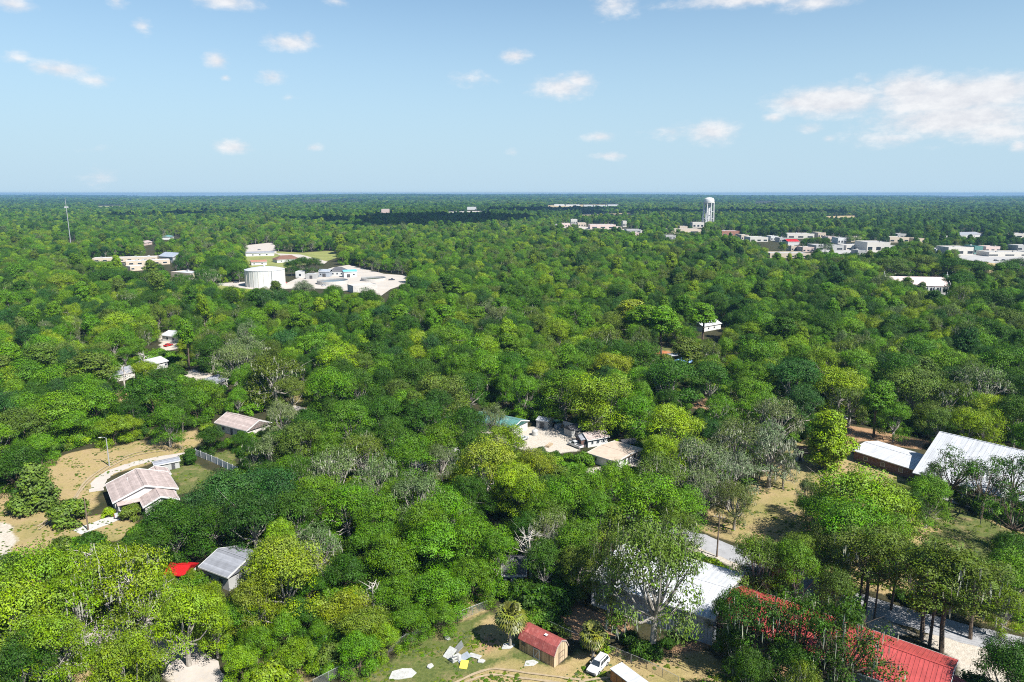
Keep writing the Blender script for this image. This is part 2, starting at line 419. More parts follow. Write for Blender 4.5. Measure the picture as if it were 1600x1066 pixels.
# photo-pixel outlines of the open ground: (kind, outline, keep clear of scattered trees)
OPEN = [
 ('dry', [(66,725),(110,706),(200,694),(312,670),(318,690),(300,706),(240,722),(165,745),(150,775),(142,806),(105,818),(60,820),(20,822),(-30,830),(-30,772),(50,772),(75,750)], 1),
 ('green', [(262,737),(300,722),(345,744),(322,762),(282,772)], 1),
 ('green', [(320,712),(362,701),(372,725),(350,732)], 1),
 ('sand', [(-20,812),(14,816),(28,845),(12,872),(-20,880)], 1),
 ('sand', [(125,985),(165,955),(210,975),(250,985),(290,1016),(360,1075),(268,1075),(245,1035),(190,1015),(140,1020)], 0),
 ('sand', [(292,1020),(320,1038),(345,1066),(360,1085),(275,1085)], 1),
 ('dry', [(95,1048),(135,1042),(140,1070),(95,1075)], 1),
 ('green', [(470,1100),(560,1052),(640,1010),(700,985),(770,958),(806,985),(812,1015),(870,1042),(900,1012),(960,1030),(1050,1075),(1080,1120)], 1),
 ('dry', [(690,1085),(760,1044),(800,1030),(860,1040),(900,1018),(960,1030),(1010,1055),(1050,1085)], 1),
 ('dry', [(720,1000),(770,965),(800,985),(800,1020),(750,1030)], 1),
 ('dirt', [(735,1000),(770,985),(785,1005),(760,1020)], 1),
 ('dry', [(455,1080),(520,1052),(600,1018),(700,972),(765,950),(760,938),(735,932),(712,955),(690,962),(610,1000),(540,1035),(480,1062)], 1),
 ('dry', [(385,1040),(430,1030),(480,1040),(470,1070),(380,1075)], 1),
 ('dry', [(945,1020),(1010,1010),(1020,1028),(1110,1015),(1140,1050),(1230,1075),(1050,1095),(1000,1048)], 0),
 ('dirt', [(1030,1020),(1110,1015),(1200,1060),(1290,1070),(1290,1040),(1180,1030),(1100,1005)], 0),
 ('dirt', [(870,960),(900,935),(925,950),(960,968),(985,985),(950,1000),(900,1000)], 0),
 ('dirt', [(893,905),(924,899),(926,912),(898,925)], 1),
 ('dry', [(1075,815),(1120,795),(1165,770),(1215,720),(1245,690),(1320,668),(1330,700),(1340,720),(1430,752),(1500,795),(1600,830),(1640,990),(1600,988),(1500,962),(1400,932),(1280,900),(1190,860),(1120,838)], 0),
 ('green', [(1380,745),(1425,752),(1500,795),(1580,830),(1600,860),(1500,850),(1420,800)], 0),
 ('green', [(1450,830),(1600,850),(1620,960),(1520,930),(1430,880)], 0),
 ('dry', [(1190,770),(1225,750),(1260,770),(1270,820),(1240,840),(1190,815)], 1),
 ('dry', [(1400,905),(1460,930),(1600,985),(1600,960),(1480,905),(1420,890)], 0),
 ('dirt', [(1318,664),(1372,672),(1452,690),(1436,702),(1350,690),(1322,694)], 1),
 ('sand', [(1440,1000),(1480,990),(1560,1015),(1640,1040),(1640,1090),(1500,1060),(1490,1028)], 1),
 ('sand', [(1050,835),(1100,848),(1180,890),(1270,930),(1430,990),(1400,1000),(1270,950),(1180,905),(1080,860)], 0),
 ('sand', [(790,672),(838,666),(882,668),(905,690),(900,704),(862,711),(840,712),(790,694)], 1),
 ('sand', [(738,672),(760,664),(800,672),(800,694),(760,690)], 0),
 ('sand', [(905,735),(990,718),(1010,705),(1000,735),(960,748)], 0),
 ('dirt', [(1075,634),(1110,620),(1135,624),(1132,636),(1095,642)], 1),
 ('green', [(1012,548),(1030,541),(1058,543),(1050,553),(1025,557)], 1),
 ('dirt', [(1026,549),(1045,548),(1048,553),(1028,554)], 1),
 ('dry', [(432,624),(470,618),(486,630),(482,640),(450,640)], 1),
 ('dry', [(182,612),(200,605),(212,628),(196,640),(180,630)], 1),
 ('sand', [(285,588),(300,577),(350,590),(352,606),(320,606)], 1),
 ('dirt', [(242,583),(262,577),(262,592),(246,594)], 1),
 ('dirt', [(664,748),(690,734),(706,737),(700,752),(668,760)], 1),
 ('sand', [(250,520),(275,515),(278,545),(252,550)], 0),
 ('dirt', [(772,815),(795,808),(800,822),(778,826)], 0),
 ('dry', [(-20,828),(60,818),(142,804),(212,798),(218,832),(120,858),(-20,885)], 0),
 ('dry', [(140,905),(0,960),(-60,1020),(-60,900)], 0),
]
def sym(a0, a1, step, end, g):
    v = list(np.arange(a0, a1 + .01, step)); s = step
    while v[-1] < end: s *= g; v.append(v[-1] + s)
    return v
xp = sym(0, 190, 1.0, 17000, 1.12); xs = np.array([-q for q in xp[:0:-1]] + xp)
yp = sym(80, 330, 1.0, 16000, 1.07); s = 1.0; yn = [80.0]
while yn[-1] > -2500: s *= 1.25; yn.append(yn[-1] - s)
ys = np.array(yn[:0:-1] + yp)
X, Y = np.meshgrid(xs, ys)
def hill(x, y):
    d = np.hypot(x, y); k = np.clip((d - 4500) / 9000, 0, 1); k = k*k*(3-2*k)
    return k * (14 + 12*np.sin(x/2300.0 + 1.0) + 8*np.sin(x/870.0 + y/2500.0) + 22*np.exp(-((x+2100)/2600.0)**2))
Z = np.maximum(0, hill(X, Y))
rng = np.random.default_rng(5)
wob = (np.sin(X*.43 + 2*np.sin(Y*.31)) + np.sin(Y*.52 + 1.7*np.sin(X*.27))) * .55
Wt = {k: np.zeros(X.shape) for k in ('dry', 'green', 'sand', 'dirt')}
for kind, pts, keep in OPEN:
    sd_ = poly_sd(X, Y, WP(pts)) + wob
    a = np.clip(sd_ / 2.4 + .5, 0, 1)
    if kind in ('sand', 'dirt'):
        Wt[kind] = np.maximum(Wt[kind], a)
    else:
        o = 'green' if kind == 'dry' else 'dry'
        Wt[kind] = np.maximum(Wt[kind], a)
        if kind == 'green': Wt['dry'] *= (1 - a)
    if keep: KEEP.append(pts)
nx, ny = len(xs), len(ys)
me = bpy.data.meshes.new('ground')
co = np.stack([X, Y, Z], -1).reshape(-1, 3)
idx = np.arange(nx*ny).reshape(ny, nx)
fc = np.stack([idx[:-1,:-1], idx[:-1,1:], idx[1:,1:], idx[1:,:-1]], -1).reshape(-1, 4)
me.vertices.add(len(co)); me.vertices.foreach_set('co', co.ravel())
me.loops.add(fc.size); me.loops.foreach_set('vertex_index', fc.ravel().astype(np.int32))
me.polygons.add(len(fc)); me.polygons.foreach_set('loop_start', np.arange(0, fc.size, 4, dtype=np.int32))
me.update(); me.validate()
at = me.attributes.new('surface', 'FLOAT_COLOR', 'POINT')
at.data.foreach_set('color', np.stack([Wt['dry'], Wt['green'], Wt['sand'], Wt['dirt']], -1).reshape(-1).astype(np.float32))
me.materials.append(M['ground'])
ground = bpy.data.objects.new('ground', me); COL.objects.link(ground); tag(ground, kind='structure')

# ------------------------------------------------------------------ roads, drives, bare yards: thin sheets
_lift = [0.012]
def sheet(name, poly, mat, kind='structure'):
    _lift[0] += .004
    mb = MB(); n = len(poly); mb.add([(x, y, _lift[0]) for x, y in poly], [tuple(range(n))])
    o = mb.build(name, mat); me = o.data
    if me.polygons[0].normal.z < 0: me.flip_normals()
    return tag(o, kind=kind)
def smooth_line(pts, k=6):
    pts = [np.array(p, float) for p in pts]; out = []
    for i in range(len(pts)-1):
        p0, p1, p2, p3 = pts[max(i-1,0)], pts[i], pts[i+1], pts[min(i+2,len(pts)-1)]
        for t in np.linspace(0, 1, k, endpoint=False):
            out.append(.5*((2*p1)+(-p0+p2)*t+(2*p0-5*p1+4*p2-p3)*t*t+(-p0+3*p1-3*p2+p3)*t**3))
    return out + [pts[-1]]
def strip(name, pts, width, mat, rough=.0, seed=1):
    _lift[0] += .004
    pts = smooth_line(pts); r = random.Random(seed); L, Rr = [], []
    for i, p in enumerate(pts):
        d = pts[min(i+1,len(pts)-1)] - pts[max(i-1,0)]; d /= np.linalg.norm(d); n = np.array((-d[1], d[0]))
        L.append(p + n*(width/2 + r.uniform(-rough, rough))); Rr.append(p - n*(width/2 + r.uniform(-rough, rough)))
    m = len(pts); vs = [(p[0], p[1], _lift[0]) for p in L] + [(p[0], p[1], _lift[0]) for p in Rr]
    o = MB().add(vs, [(i, m+i, m+i+1, i+1) for i in range(m-1)]).build(name, mat)
    if o.data.polygons[0].normal.z < 0: o.data.flip_normals()
    return tag(o, kind='structure')
ROAD = WP([(985,800),(1050,829),(1100,847),(1150,867),(1250,905),(1330,936),(1400,959),(1500,988),(1600,1012),(1720,1040)])
strip('road', ROAD, 6.4, M['asphalt'], .25)
for k in range(1, 5):
    pass
KEEP.append([(1095,842),(1150,856),(1225,890),(1225,905),(1150,882),(1095,858)])
KEEP.append([(1330,928),(1400,950),(1500,982),(1640,1012),(1640,1035),(1500,1005),(1370,965)])
strip('driveway', WP([(150,768),(156,752),(170,740),(200,728),(240,718),(292,710)]), 3.4, M['sandroad'], .3, 3)
strip('driveway', WP([(120,832),(152,820),(192,804)]), 4.0, M['concrete'], .1, 4)
strip('driveway', WP([(180,985),(235,985),(280,1015),(330,1080)]), 6.0, M['sandroad'], .5, 5)
strip('path', WP([(1490,775),(1530,786),(1600,802)]), 2.2, M['concrete'], .05, 6)
strip('road', WP([(395,622),(430,630),(475,641)]), 4.2, M['sandroad'], .4, 8)
# far open ground
FARP = []
def far(name, pts, mat, keep=False):
    FARP.append(WP(pts))
    if keep: KEEP.append(pts)
    return sheet(name, WP(pts), mat)
far('yard', [(340,443),(388,440),(440,446),(462,436),(480,430),(520,418),(545,414),(600,428),(640,431),(634,444),(610,452),(596,462),(560,458),(520,452),(470,450),(440,452),(400,455),(345,448)], M['yardsand'])
far('lawn', [(310,452),(345,446),(400,453),(440,452),(446,458),(400,464),(330,462)], M['farlawn'])
far('lawn', [(382,400),(430,393),(470,395),(520,392),(530,402),(505,410),(470,415),(440,420),(390,418)], M['farlawn'])
far('road', [(430,396),(470,398),(512,409),(506,413),(470,406),(440,400)], M['sandroad'])
far('parking_lot', [(380,384),(425,379),(432,386),(432,396),(384,398)], M['sandroad'])
far('lawn', [(35,437),(62,435),(64,444),(36,450)], M['fardry'])
far('lawn', [(130,442),(152,440),(158,452),(132,455)], M['fardry'])
far('path', [(228,454),(270,446),(272,452),(236,458)], M['sandroad'])
far('parking_lot', [(1275,388),(1330,380),(1400,384),(1402,392),(1340,397),(1280,397)], M['roof_pale'])
far('parking_lot', [(1475,392),(1640,392),(1640,432),(1560,442),(1545,410),(1480,404)], M['roof_pale'])
far('lawn', [(1540,410),(1640,420),(1640,440),(1545,442)], M['fardry'])
far('lawn', [(1420,380),(1450,378),(1452,388),(1424,390)], M['fardry'])
far('road', [(870,352),(1010,360),(1100,362),(1100,366),(1000,364),(868,357)], M['sandroad'])
far('field', [(1462,308),(1520,306.6),(1526,309),(1470,310.5)], M['fardry'], True)
far('field', [(1180,315.5),(1212,314.6),(1214,317),(1180,318)], M['fardry'], True)
far('field', [(852,321),(960,318.5),(968,322),(860,324)], M['fardry'], True)
far('field', [(905,334.5),(985,333),(990,335.5),(910,337)], M['fardry'], True)
far('field', [(470,314.5),(560,313.2),(566,315.2),(474,316.6)], M['farlawn'], True)
far('field', [(150,321),(214,319.4),(220,322),(154,324)], M['farlawn'], True)
far('field', [(1290,338),(1335,337),(1340,340),(1296,341)], M['fardry'], True)
far('road', [(700,331),(760,329.6),(764,331),(702,332.6)], M['sandroad'], True)
M['track'] = pmat('worn_dirt_track', (.34,.265,.17), .95, .2, .8, stain=(.24,.2,.1), stain_amt=.7)
for k in (0, 1):
    strip('tyre_track', WP([(690+4*k,1085-9*k),(760+4*k,1056-9*k),(830+4*k,1062-8*k),(905+3*k,1072-9*k)]), .45, M['track'], .08, 31+k)
    strip('tyre_track', WP([(905,1066+9*k),(950,1060+9*k),(1000,1066+9*k)]), .4, M['track'], .08, 41+k)
    strip('tyre_track', WP([(60,828-5*k),(110,790-5*k),(140,752-5*k),(200,716-4*k),(260,704-4*k)]), .5, M['track'], .12, 51+k)
# ------------------------------------------------------------------ buildings
def windows(par, L, W, wins, frame='white', pane='glass'):
    for side, u, z, ww, hh in wins:
        f = MB(); g = MB()
        if side in 'fb':
            y = -W/2 if side == 'f' else W/2; sg = -1 if side == 'f' else 1
            f.box(u, y + sg*.03, z, ww, .10, hh); g.box(u, y + sg*.06, z, ww-.2, .08, hh-.2)
        else:
            x = -L/2 if side == 'l' else L/2; sg = -1 if side == 'l' else 1
            f.box(x + sg*.03, u, z, .10, ww, hh); g.box(x + sg*.06, u, z, .08, ww-.2, hh-.2)
        fo = f.build('window', M[frame], par); g.build('pane', M[pane], fo)
def doors(par, L, W, ds, mat='darkgrey'):
    for side, u, ww, hh in ds:
        d = MB(); k = MB()
        if side in 'fb':
            sg = -1 if side == 'f' else 1; d.box(u, sg*(W/2+.03), hh/2, ww, .1, hh); k.box(u + ww*.38, sg*(W/2+.11), 1.0, .12, .08, .12)
        else:
            sg = -1 if side == 'l' else 1; d.box(sg*(L/2+.03), u, hh/2, .1, ww, hh); k.box(sg*(L/2+.11), u + ww*.38, 1.0, .08, .12, .12)
        do = d.build('door', M[mat], par); k.build('handle', M['steel'], do)
def roof_gable(par, L, W, h, rh, mat, over=.45, ribs=0, trim=None, name='roof', cx=0, cy=0, hip=0.0):
    t = .16; ym = W/2 + over; zl = h - rh * over / (W/2); xm = L/2 + (over if not hip else over)
    mb = MB()
    hx = xm - hip
    top = [(-xm,-ym,zl),(xm,-ym,zl),(xm,ym,zl),(-xm,ym,zl),(-hx,0,h+rh),(hx,0,h+rh)]
    vs = [(x+cx,y+cy,z+t) for x,y,z in top] + [(x+cx,y+cy,z) for x,y,z in top]
    fs = [(0,1,5,4),(2,3,4,5),(1,2,5),(3,0,4),(7,6,10,11),(9,8,11,10),(8,7,11),(6,9,10),
          (1,0,6,7),(3,2,8,9),(2,1,7,8),(0,3,9,6)]
    mb.add(vs, fs)
    if ribs:
        n = int(2*xm/ribs)
        for i in range(n+1):
            x = -xm + .05 + i*(2*xm-.1)/n
            if abs(x) > hx: continue
            for sg in (-1, 1):
                v = [(x-.03+cx, sg*ym+cy, zl+t), (x+.03+cx, sg*ym+cy, zl+t), (x+.03+cx, cy+sg*.05, h+rh+t-.01), (x-.03+cx, cy+sg*.05, h+rh+t-.01)]
                u = [(a,b,c+.05) for a,b,c in v]
                mb.add(v+u, [(4,5,6,7),(0,1,5,4),(1,2,6,5),(3,0,4,7)])
    ro = mb.build(name, M[mat], par)
    # ridge cap and eave fascia
    rc = MB().box(cx, cy, h+rh+t+.02, 2*hx, .35, .07); rc.build('ridge_cap', M[mat], ro)
    if trim:
        fm = MB()
        for sg in (-1, 1): fm.box(cx, cy+sg*(ym+.03), zl+.06, 2*xm, .05, .26)
        if not hip:
            for sx in (-1, 1):
                for sg in (-1, 1):
                    x = cx + sx*(xm+.03); a = (x-.03, cy+sg*ym, zl-.1); b = (x-.03, cy, h+rh-.1)
                    v = [a, b, (b[0],b[1],b[2]+.34), (a[0],a[1],a[2]+.34)]
                    v2 = [(p[0]+.06,p[1],p[2]) for p in v]
                    fm.add(v+v2, [(0,1,2,3),(7,6,5,4),(0,4,5,1),(1,5,6,2),(2,6,7,3),(3,7,4,0)])
        fm.build('fascia', M[trim], ro)
    return ro
def gwall(par, L, W, h, rh, mat, hip=0, name='wall', cx=0, cy=0, z0=-.1):
    if hip: poly = [(-W/2,z0),(W/2,z0),(W/2,h),(-W/2,h)]
    else: poly = [(-W/2,z0),(W/2,z0),(W/2,h),(0,h+rh),(-W/2,h)]
    mb = MB(); mb.prism_x([(y+cy,z) for y,z in poly], cx-L/2, cx+L/2)
    return mb.build(name, M[mat], par)
def place(p1, p2, z, W):
    """near-side edge seen at photo pixels p1 (left) -> p2 (right) at height z; body goes W metres back"""
    a = np.array(P(*p1, z)); b = np.array(P(*p2, z)); d = b - a; L = np.linalg.norm(d); d /= L; n = np.array((-d[1], d[0]))
    c = (a + b)/2 + n*W/2
    return (c[0], c[1], 0), math.atan2(d[1], d[0]), L
def house(name, label, cat, p1, p2, z, W, h, rh, roofm, wallm, hip=0, wins=(), drs=(), ribs=0, trim='white', over=.45, group=None, mark=None, keep=None, L=None):
    loc, rz, L0 = place(p1, p2, z, W); L = L or L0
    o = thing(name, label, cat, loc, rz, group)
    gwall(o, L, W, h, rh, wallm, hip); roof_gable(o, L, W, h, rh, roofm, over, ribs, trim, hip=hip)
    windows(o, L, W, wins); doors(o, L, W, drs)
    FOOT.append((loc[0], loc[1], .5*math.hypot(L, W) + 1.0))
    if mark: LANDMARKS.append((mark, loc[0], loc[1]))
    if keep: KEEP.append(keep)
    return o
def flatb(name, label, p1, p2, z, W, h, wallm, roofm, cat='building', wins=(), drs=(), group=None, keep=None, parapet=.5, mark=None, ac=0):
    """flat-roofed building with parapet"""
    loc, rz, L = place(p1, p2, z, W); o = thing(name, label, cat, loc, rz, group)
    mb = MB().box(0, 0, h/2, L, W, h); mb.build('wall', M[wallm], o)
    r = MB().box(0, 0, h+.1, L-.5, W-.5, .2)
    ro = r.build('roof', M[roofm], o)
    if parapet:
        p = MB()
        for sg in (-1, 1):
            p.box(0, sg*(W/2-.12), h+parapet/2, L, .24, parapet); p.box(sg*(L/2-.12), 0, h+parapet/2, .24, W-.49, parapet)
        p.build('parapet', M[wallm], o)
    rr = random.Random(int(abs(loc[0])*7))
    for i in range(ac):
        x, y = rr.uniform(-.4,.4)*L, rr.uniform(-.35,.35)*W
        MB().box(x, y, h+.95, 2.2, 1.6, 1.4).box(x, y, h+1.7, 1.4, 1.0, .12).build('roof_unit', M['grey_wall'], ro)
    windows(o, L, W, wins); doors(o, L, W, drs)
    FOOT.append((loc[0], loc[1], .5*math.hypot(L, W) + 2))
    if mark: LANDMARKS.append((mark, loc[0], loc[1]))
    if keep: KEEP.append(keep)
    return o, L

# --- house with the front gable, left
A1, A2, A3 = (np.array(P(*q, 3.0)) for q in ((146,762),(179,784),(275,763)))
dW = A3 - A2; Wd = np.linalg.norm(dW); dl = A1 - A2; Ld = np.linalg.norm(dl)
ang = math.atan2(dW[1], dW[0])           # local x runs along the gable front, local -y faces out of it
nl = np.array((-math.sin(ang), math.cos(ang)))
Ld = max(9.0, float(dl @ nl)); cA = A2 + dW/2 + nl*Ld/2
o = thing('house', 'cream house with pinkish brown shingle roof and white front gable beside the tan field', 'house', (cA[0], cA[1], 0), ang)
h0 = o
def rot_body(par, L, W, h, rh, wallm, roofm, cx, cy, trim='white', ribs=0, nm=('wall','roof')):
    """gable whose ridge runs along local y"""
    b = bpy.data.objects.new
    poly = [(-W/2,-.1),(W/2,-.1),(W/2,h),(0,h+rh),(-W/2,h)]
    mb = MB(); n = 5
    vs = [(cx+a, cy-L/2, z) for a,z in poly] + [(cx+a, cy+L/2, z) for a,z in poly]
    mb.add(vs, [(0,1,2,3,4),(9,8,7,6,5)] + [(i+5,(i+1)%5+5,(i+1)%5,i) for i in range(5)])
    mb.build(nm[0], M[wallm], par)
    t, ov = .16, .5; xm = W/2+ov; zl = h - rh*ov/(W/2); ym = L/2+ov
    r = MB(); top = [(-xm,-ym,zl),(-xm,ym,zl),(xm,ym,zl),(xm,-ym,zl),(0,-ym,h+rh),(0,ym,h+rh)]
    vs = [(x+cx,y+cy,z+t) for x,y,z in top] + [(x+cx,y+cy,z) for x,y,z in top]
    r.add(vs, [(0,4,5,1),(3,2,5,4),(6,7,11,10),(9,10,11,8),(0,6,10,4),(4,10,9,3),(1,5,11,7),(5,2,8,11),(0,1,7,6),(2,3,9,8)])
    ro = r.build(nm[1], M[roofm], par)
    MB().box(cx, cy, h+rh+t+.02, .35, 2*ym, .07).build('ridge_cap', M[roofm], ro)
    f = MB()
    for sy in (-1, 1):
        for sg in (-1, 1):
            y = cy + sy*(ym+.03); a = (cx+sg*xm, y-.03, zl-.12); c = (cx, y-.03, h+rh-.12)
            v = [a, c, (c[0],c[1],c[2]+.42), (a[0],a[1],a[2]+.42)]; v2 = [(p[0],p[1]+.06,p[2]) for p in v]
            f.add(v+v2, [(3,2,1,0),(4,5,6,7),(1,5,4,0),(2,6,5,1),(3,7,6,2),(0,4,7,3)])
    for sg in (-1, 1): f.box(cx+sg*(xm+.03), cy, zl+.06, .06, 2*ym, .26)
    f.build('fascia', M[trim], ro)
    return ro
rot_body(o, Ld, Wd, 3.0, 2.4, 'siding', 'shingle_tan', 0, 0)
rot_body(o, 6.0, Wd*.52, 2.7, 1.5, 'siding', 'shingle_tan', Wd*.17, -Ld/2-3.1, nm=('wall','garage_roof'))
rot_body(o, 4.2, 5.0, 2.6, 1.0, 'siding', 'shingle_tan', Wd*.36, Ld/2+2.2, nm=('wall','rear_roof'))
windows(o, Wd, Ld+.02, [('l',-2.2,1.5,1.2,1.3),('l',1.8,1.5,1.2,1.3),('f',-Wd*.36,1.5,1.4,1.5),('f',-Wd*.22,1.5,1.2,1.4)])
doors(o, Wd, Ld, [('f',-Wd*.13,1.0,2.1)], 'darkgrey')
MB().box(Wd*.17, -Ld/2-6.15, 1.15, 4.6, .1, 2.3).build('garage_door', M['white'], o)
for i in range(3): MB().box(-Wd*.46+i*2.3, -Ld/2-2.2, 1.3, .18, .18, 2.6).build('porch_post', M['white'], o)
MB().box(-Wd*.3, -Ld/2-1.2, 2.68, Wd*.36, 2.6, .16).build('porch_roof', M['shingle_tan'], o)
MB().tube([(-Wd*.2,2,4.2),(-Wd*.2,2,5.4)], .07).build('vent_pipe', M['white'], o)
FOOT.append((cA[0], cA[1], 12)); LANDMARKS.append(('the cream front-gabled house', cA[0], cA[1]))
KEEP.append([(140,755),(195,728),(262,736),(285,762),(240,800),(180,806),(145,800)])
# flower bed by its porch
# --- second house, brown roof
house('house', 'cream house with brown gable roof half hidden by the yard tree behind the white fence', 'house', (334,672), (392,688), 0, 9, 2.9, 2.0, 'shingle_tan', 'offwhite', L=15,
      wins=[('f',-4,1.5,1.4,1.2),('f',3.5,1.5,1.4,1.2),('l',-2,1.5,1.3,1.2)], drs=[('f',0,1.0,2.1)], mark='the brown-roofed cream house', keep=[(326,655),(355,643),(402,648),(398,672),(360,686),(332,676)])
# --- low grey shed behind the first house
house('shed', 'low grey shed with sloping roof behind the cream house by the curved drive', 'shed', (243,739), (281,731), 0, 2.8, 2.1, .5, 'shingle_grey', 'grey_wall', wins=[('f',-2,1.3,.8,.6)], drs=[('f',1.5,.9,1.9)], over=.25, mark='the low grey shed', keep=[(240,722),(280,715),(284,732),(244,742)])
# --- grey-roofed house in the trees, lower left
house('house', 'small house with blue-grey shingle roof sunk among trees near the red shed roof', 'house', (326,889), (345,896), 3.2, 8.8, 3.2, 1.5, 'shingle_grey', 'grey_wall', L=7.5,
      wins=[('f',-1.5,1.6,1.1,1.1)], drs=[('f',1.6,.9,2)], mark='the blue-grey shingle roof', keep=[(310,862),(360,843),(373,852),(343,893),(326,888)])
# --- bright red shed roof under leaves, lower left
house('shed', 'shed with bright red metal roof glimpsed through lime green leaves', 'shed', (262,915), (288,917), 0, 4.2, 2.6, .8, 'red_bright', 'offwhite', ribs=.6, trim=None, drs=[('f',0,1.6,2.0)], mark='the bright red shed roof', keep=[(256,888),(296,888),(298,914),(258,914)])
# --- long ribbed metal warehouse
pW1, pW2 = np.array(P(925,944)), np.array(P(1112,1009))
loc, rz, L = place((925,944), (1112,1009), 0, 17)
o = thing('warehouse', 'long pale metal warehouse with ribbed blue-grey wall behind the mossy oak', 'warehouse', loc, rz)
gwall(o, L, 17, 5.0, 1.3, 'metal_gray'); roof_gable(o, L, 17, 5.0, 1.3, 'metal_white', .3, 1.0, 'white')
rb = MB()
for i in range(int(L/.6)+1): rb.box(-L/2+.1+i*.6, -17/2-.04, 2.45, .10, .08, 4.7)
rb.build('wall_ribs', M['metal_gray'], o)
MB().box(-L*.36, -8.62, .22, L*.25, .3, .45).build('base_flashing', M['white'], o)
MB().box(-L/2+.05, -8.56, 2.5, .3, .14, 5.0).build('corner_trim', M['white'], o)
FOOT += [(pW1[0]*.5+pW2[0]*.5, pW1[1]*.5+pW2[1]*.5, 5), (loc[0], loc[1], 11), (loc[0]-6, loc[1]+3, 9), (loc[0]+6, loc[1]-3, 9)]; LANDMARKS.append(('the ribbed metal warehouse', loc[0], loc[1]))
KEEP.append([(922,905),(945,885),(1000,888),(1080,905),(1180,950),(1110,1004),(1045,990),(925,948)])
# --- gambrel shed
b1, b2, b3 = (np.array(P(*q)) for q in ((811,1015),(865.5,1043.5),(890,1034)))
dL = b2 - b1; L = np.linalg.norm(dL); rz = math.atan2(dL[1], dL[0]); W = 3.7
n = np.array((-math.sin(rz), math.cos(rz))); c = (b1+b2)/2 + n*W/2
o = thing('gambrel_shed', 'weathered board barn shed with faded red gambrel roof on the dry grass lot', 'shed', (c[0], c[1], 0), rz)
gp = [(-W/2,0),(W/2,0),(W/2,2.25),(W*.33,3.35),(0,3.95),(-W*.33,3.35),(-W/2,2.25)]
MB().prism_x(gp, -L/2, L/2).build('wall', M['wood'], o)
ends = MB().prism_x(gp, L/2+.001, L/2+.03); ends.build('end_wall', M['woodend'], o)
rf = MB(); pr = [(-W/2-.16,2.12),(-W*.33-.03,3.42),(0,4.06),(W*.33+.03,3.42),(W/2+.16,2.12)]
for (y0,z0),(y1,z1) in zip(pr[:-1], pr[1:]):
    x0, x1 = -L/2-.12, L/2+.16
    v = [(x0,y0,z0),(x1,y0,z0),(x1,y1,z1),(x0,y1,z1)]; v2 = [(a,b,q-.09) for a,b,q in v]
    rf.add(v+v2, [(0,1,2,3),(7,6,5,4),(0,4,5,1),(1,5,6,2),(2,6,7,3),(3,7,4,0)])
    k = int(L/.75)
    for i in range(k+1):
        x = x0+.05+i*(x1-x0-.1)/k
        v = [(x-.03,y0,z0),(x+.03,y0,z0),(x+.03,y1,z1),(x-.03,y1,z1)]; v2=[(a,b,q+.04) for a,b,q in v]
        rf.add(v+v2, [(4,5,6,7),(0,1,5,4),(1,2,6,5),(2,3,7,6),(3,0,4,7)])
ro = rf.build('roof', M['shedroof'], o)
MB().box(L*.12, -.35, 3.98, .55, .5, .05).build('pale_patch', M['white'], ro)
tr = MB()
for (y0,z0),(y1,z1) in zip(pr[:-1], pr[1:]):
    v = [(L/2+.165,y0,z0-.22),(L/2+.165,y1,z1-.22),(L/2+.165,y1,z1+.02),(L/2+.165,y0,z0+.02)]; v2=[(a+.04,b,q) for a,b,q in v]
    tr.add(v+v2, [(0,1,2,3),(7,6,5,4),(0,4,5,1),(2,6,7,3)])
tr.build('trim', M['shingle_tan'], ro)
dd = MB().box(L/2+.06, .1, 1.0, .06, 1.6, 2.0).build('door', M['woodend'], o)
br = MB()
for a in (-.7, .7): br.box(L/2+.1, .1+a, 1.0, .04, .12, 2.0)
for z in (.06, 1.0, 1.94): br.box(L/2+.1, .1, z, .04, 1.3, .12)
br.build('brace', M['post'], dd)
sd2 = MB().box(L*.02, -W/2-.03, .95, 1.3, .06, 1.8).build('side_door', M['wood'], o)
v = MB(); v.box(L*.02-.6,-W/2-.08,.95,.1,.04,1.8).box(L*.02+.6,-W/2-.08,.95,.1,.04,1.8).box(L*.02,-W/2-.08,.1,1.1,.04,.1).box(L*.02,-W/2-.08,1.8,1.1,.04,.1)
v.tube([(L*.02-.55,-W/2-.08,.15),(L*.02+.55,-W/2-.08,1.75)], .05, 4); v.build('brace', M['offwhite'], sd2)
windows(o, L, W, [('f',-L*.36,1.5,.7,.6)], 'post')
FOOT.append((c[0], c[1], 5)); LANDMARKS.append(('the red gambrel shed', c[0], c[1])); KEEP.append([(805,1012),(815,975),(835,972),(895,1005),(895,1040),(866,1050)])
# --- white-topped box trailer at the bottom edge
loc, rz, L = place((953,1068), (1000,1105), 0, 2.5)
o = thing('box_trailer', 'box trailer with white top and orange wooden side at the lot edge', 'trailer', loc, rz)
loc = (loc[0], loc[1], 0)
MB().box(0,0,1.55,L,2.4,1.9).build('body', M['orange'], o); MB().box(0,0,2.56,L+.2,2.6,.12).build('top', M['metal_white'], o)
for i in range(6): MB().box(-L/2+.1+i*(L-.2)/5, -1.22, 1.55, .08, .06, 1.9).build('side_stay', M['rust'], o)
for x in (-.6,.6):
    for sg in (-1,1): MB().tube([(x,sg*.95,.36),(x,sg*1.18,.36)], .36, 14).build('wheel', M['black'], o)
KEEP.append([(948,1045),(975,1040),(1005,1066),(950,1066)])
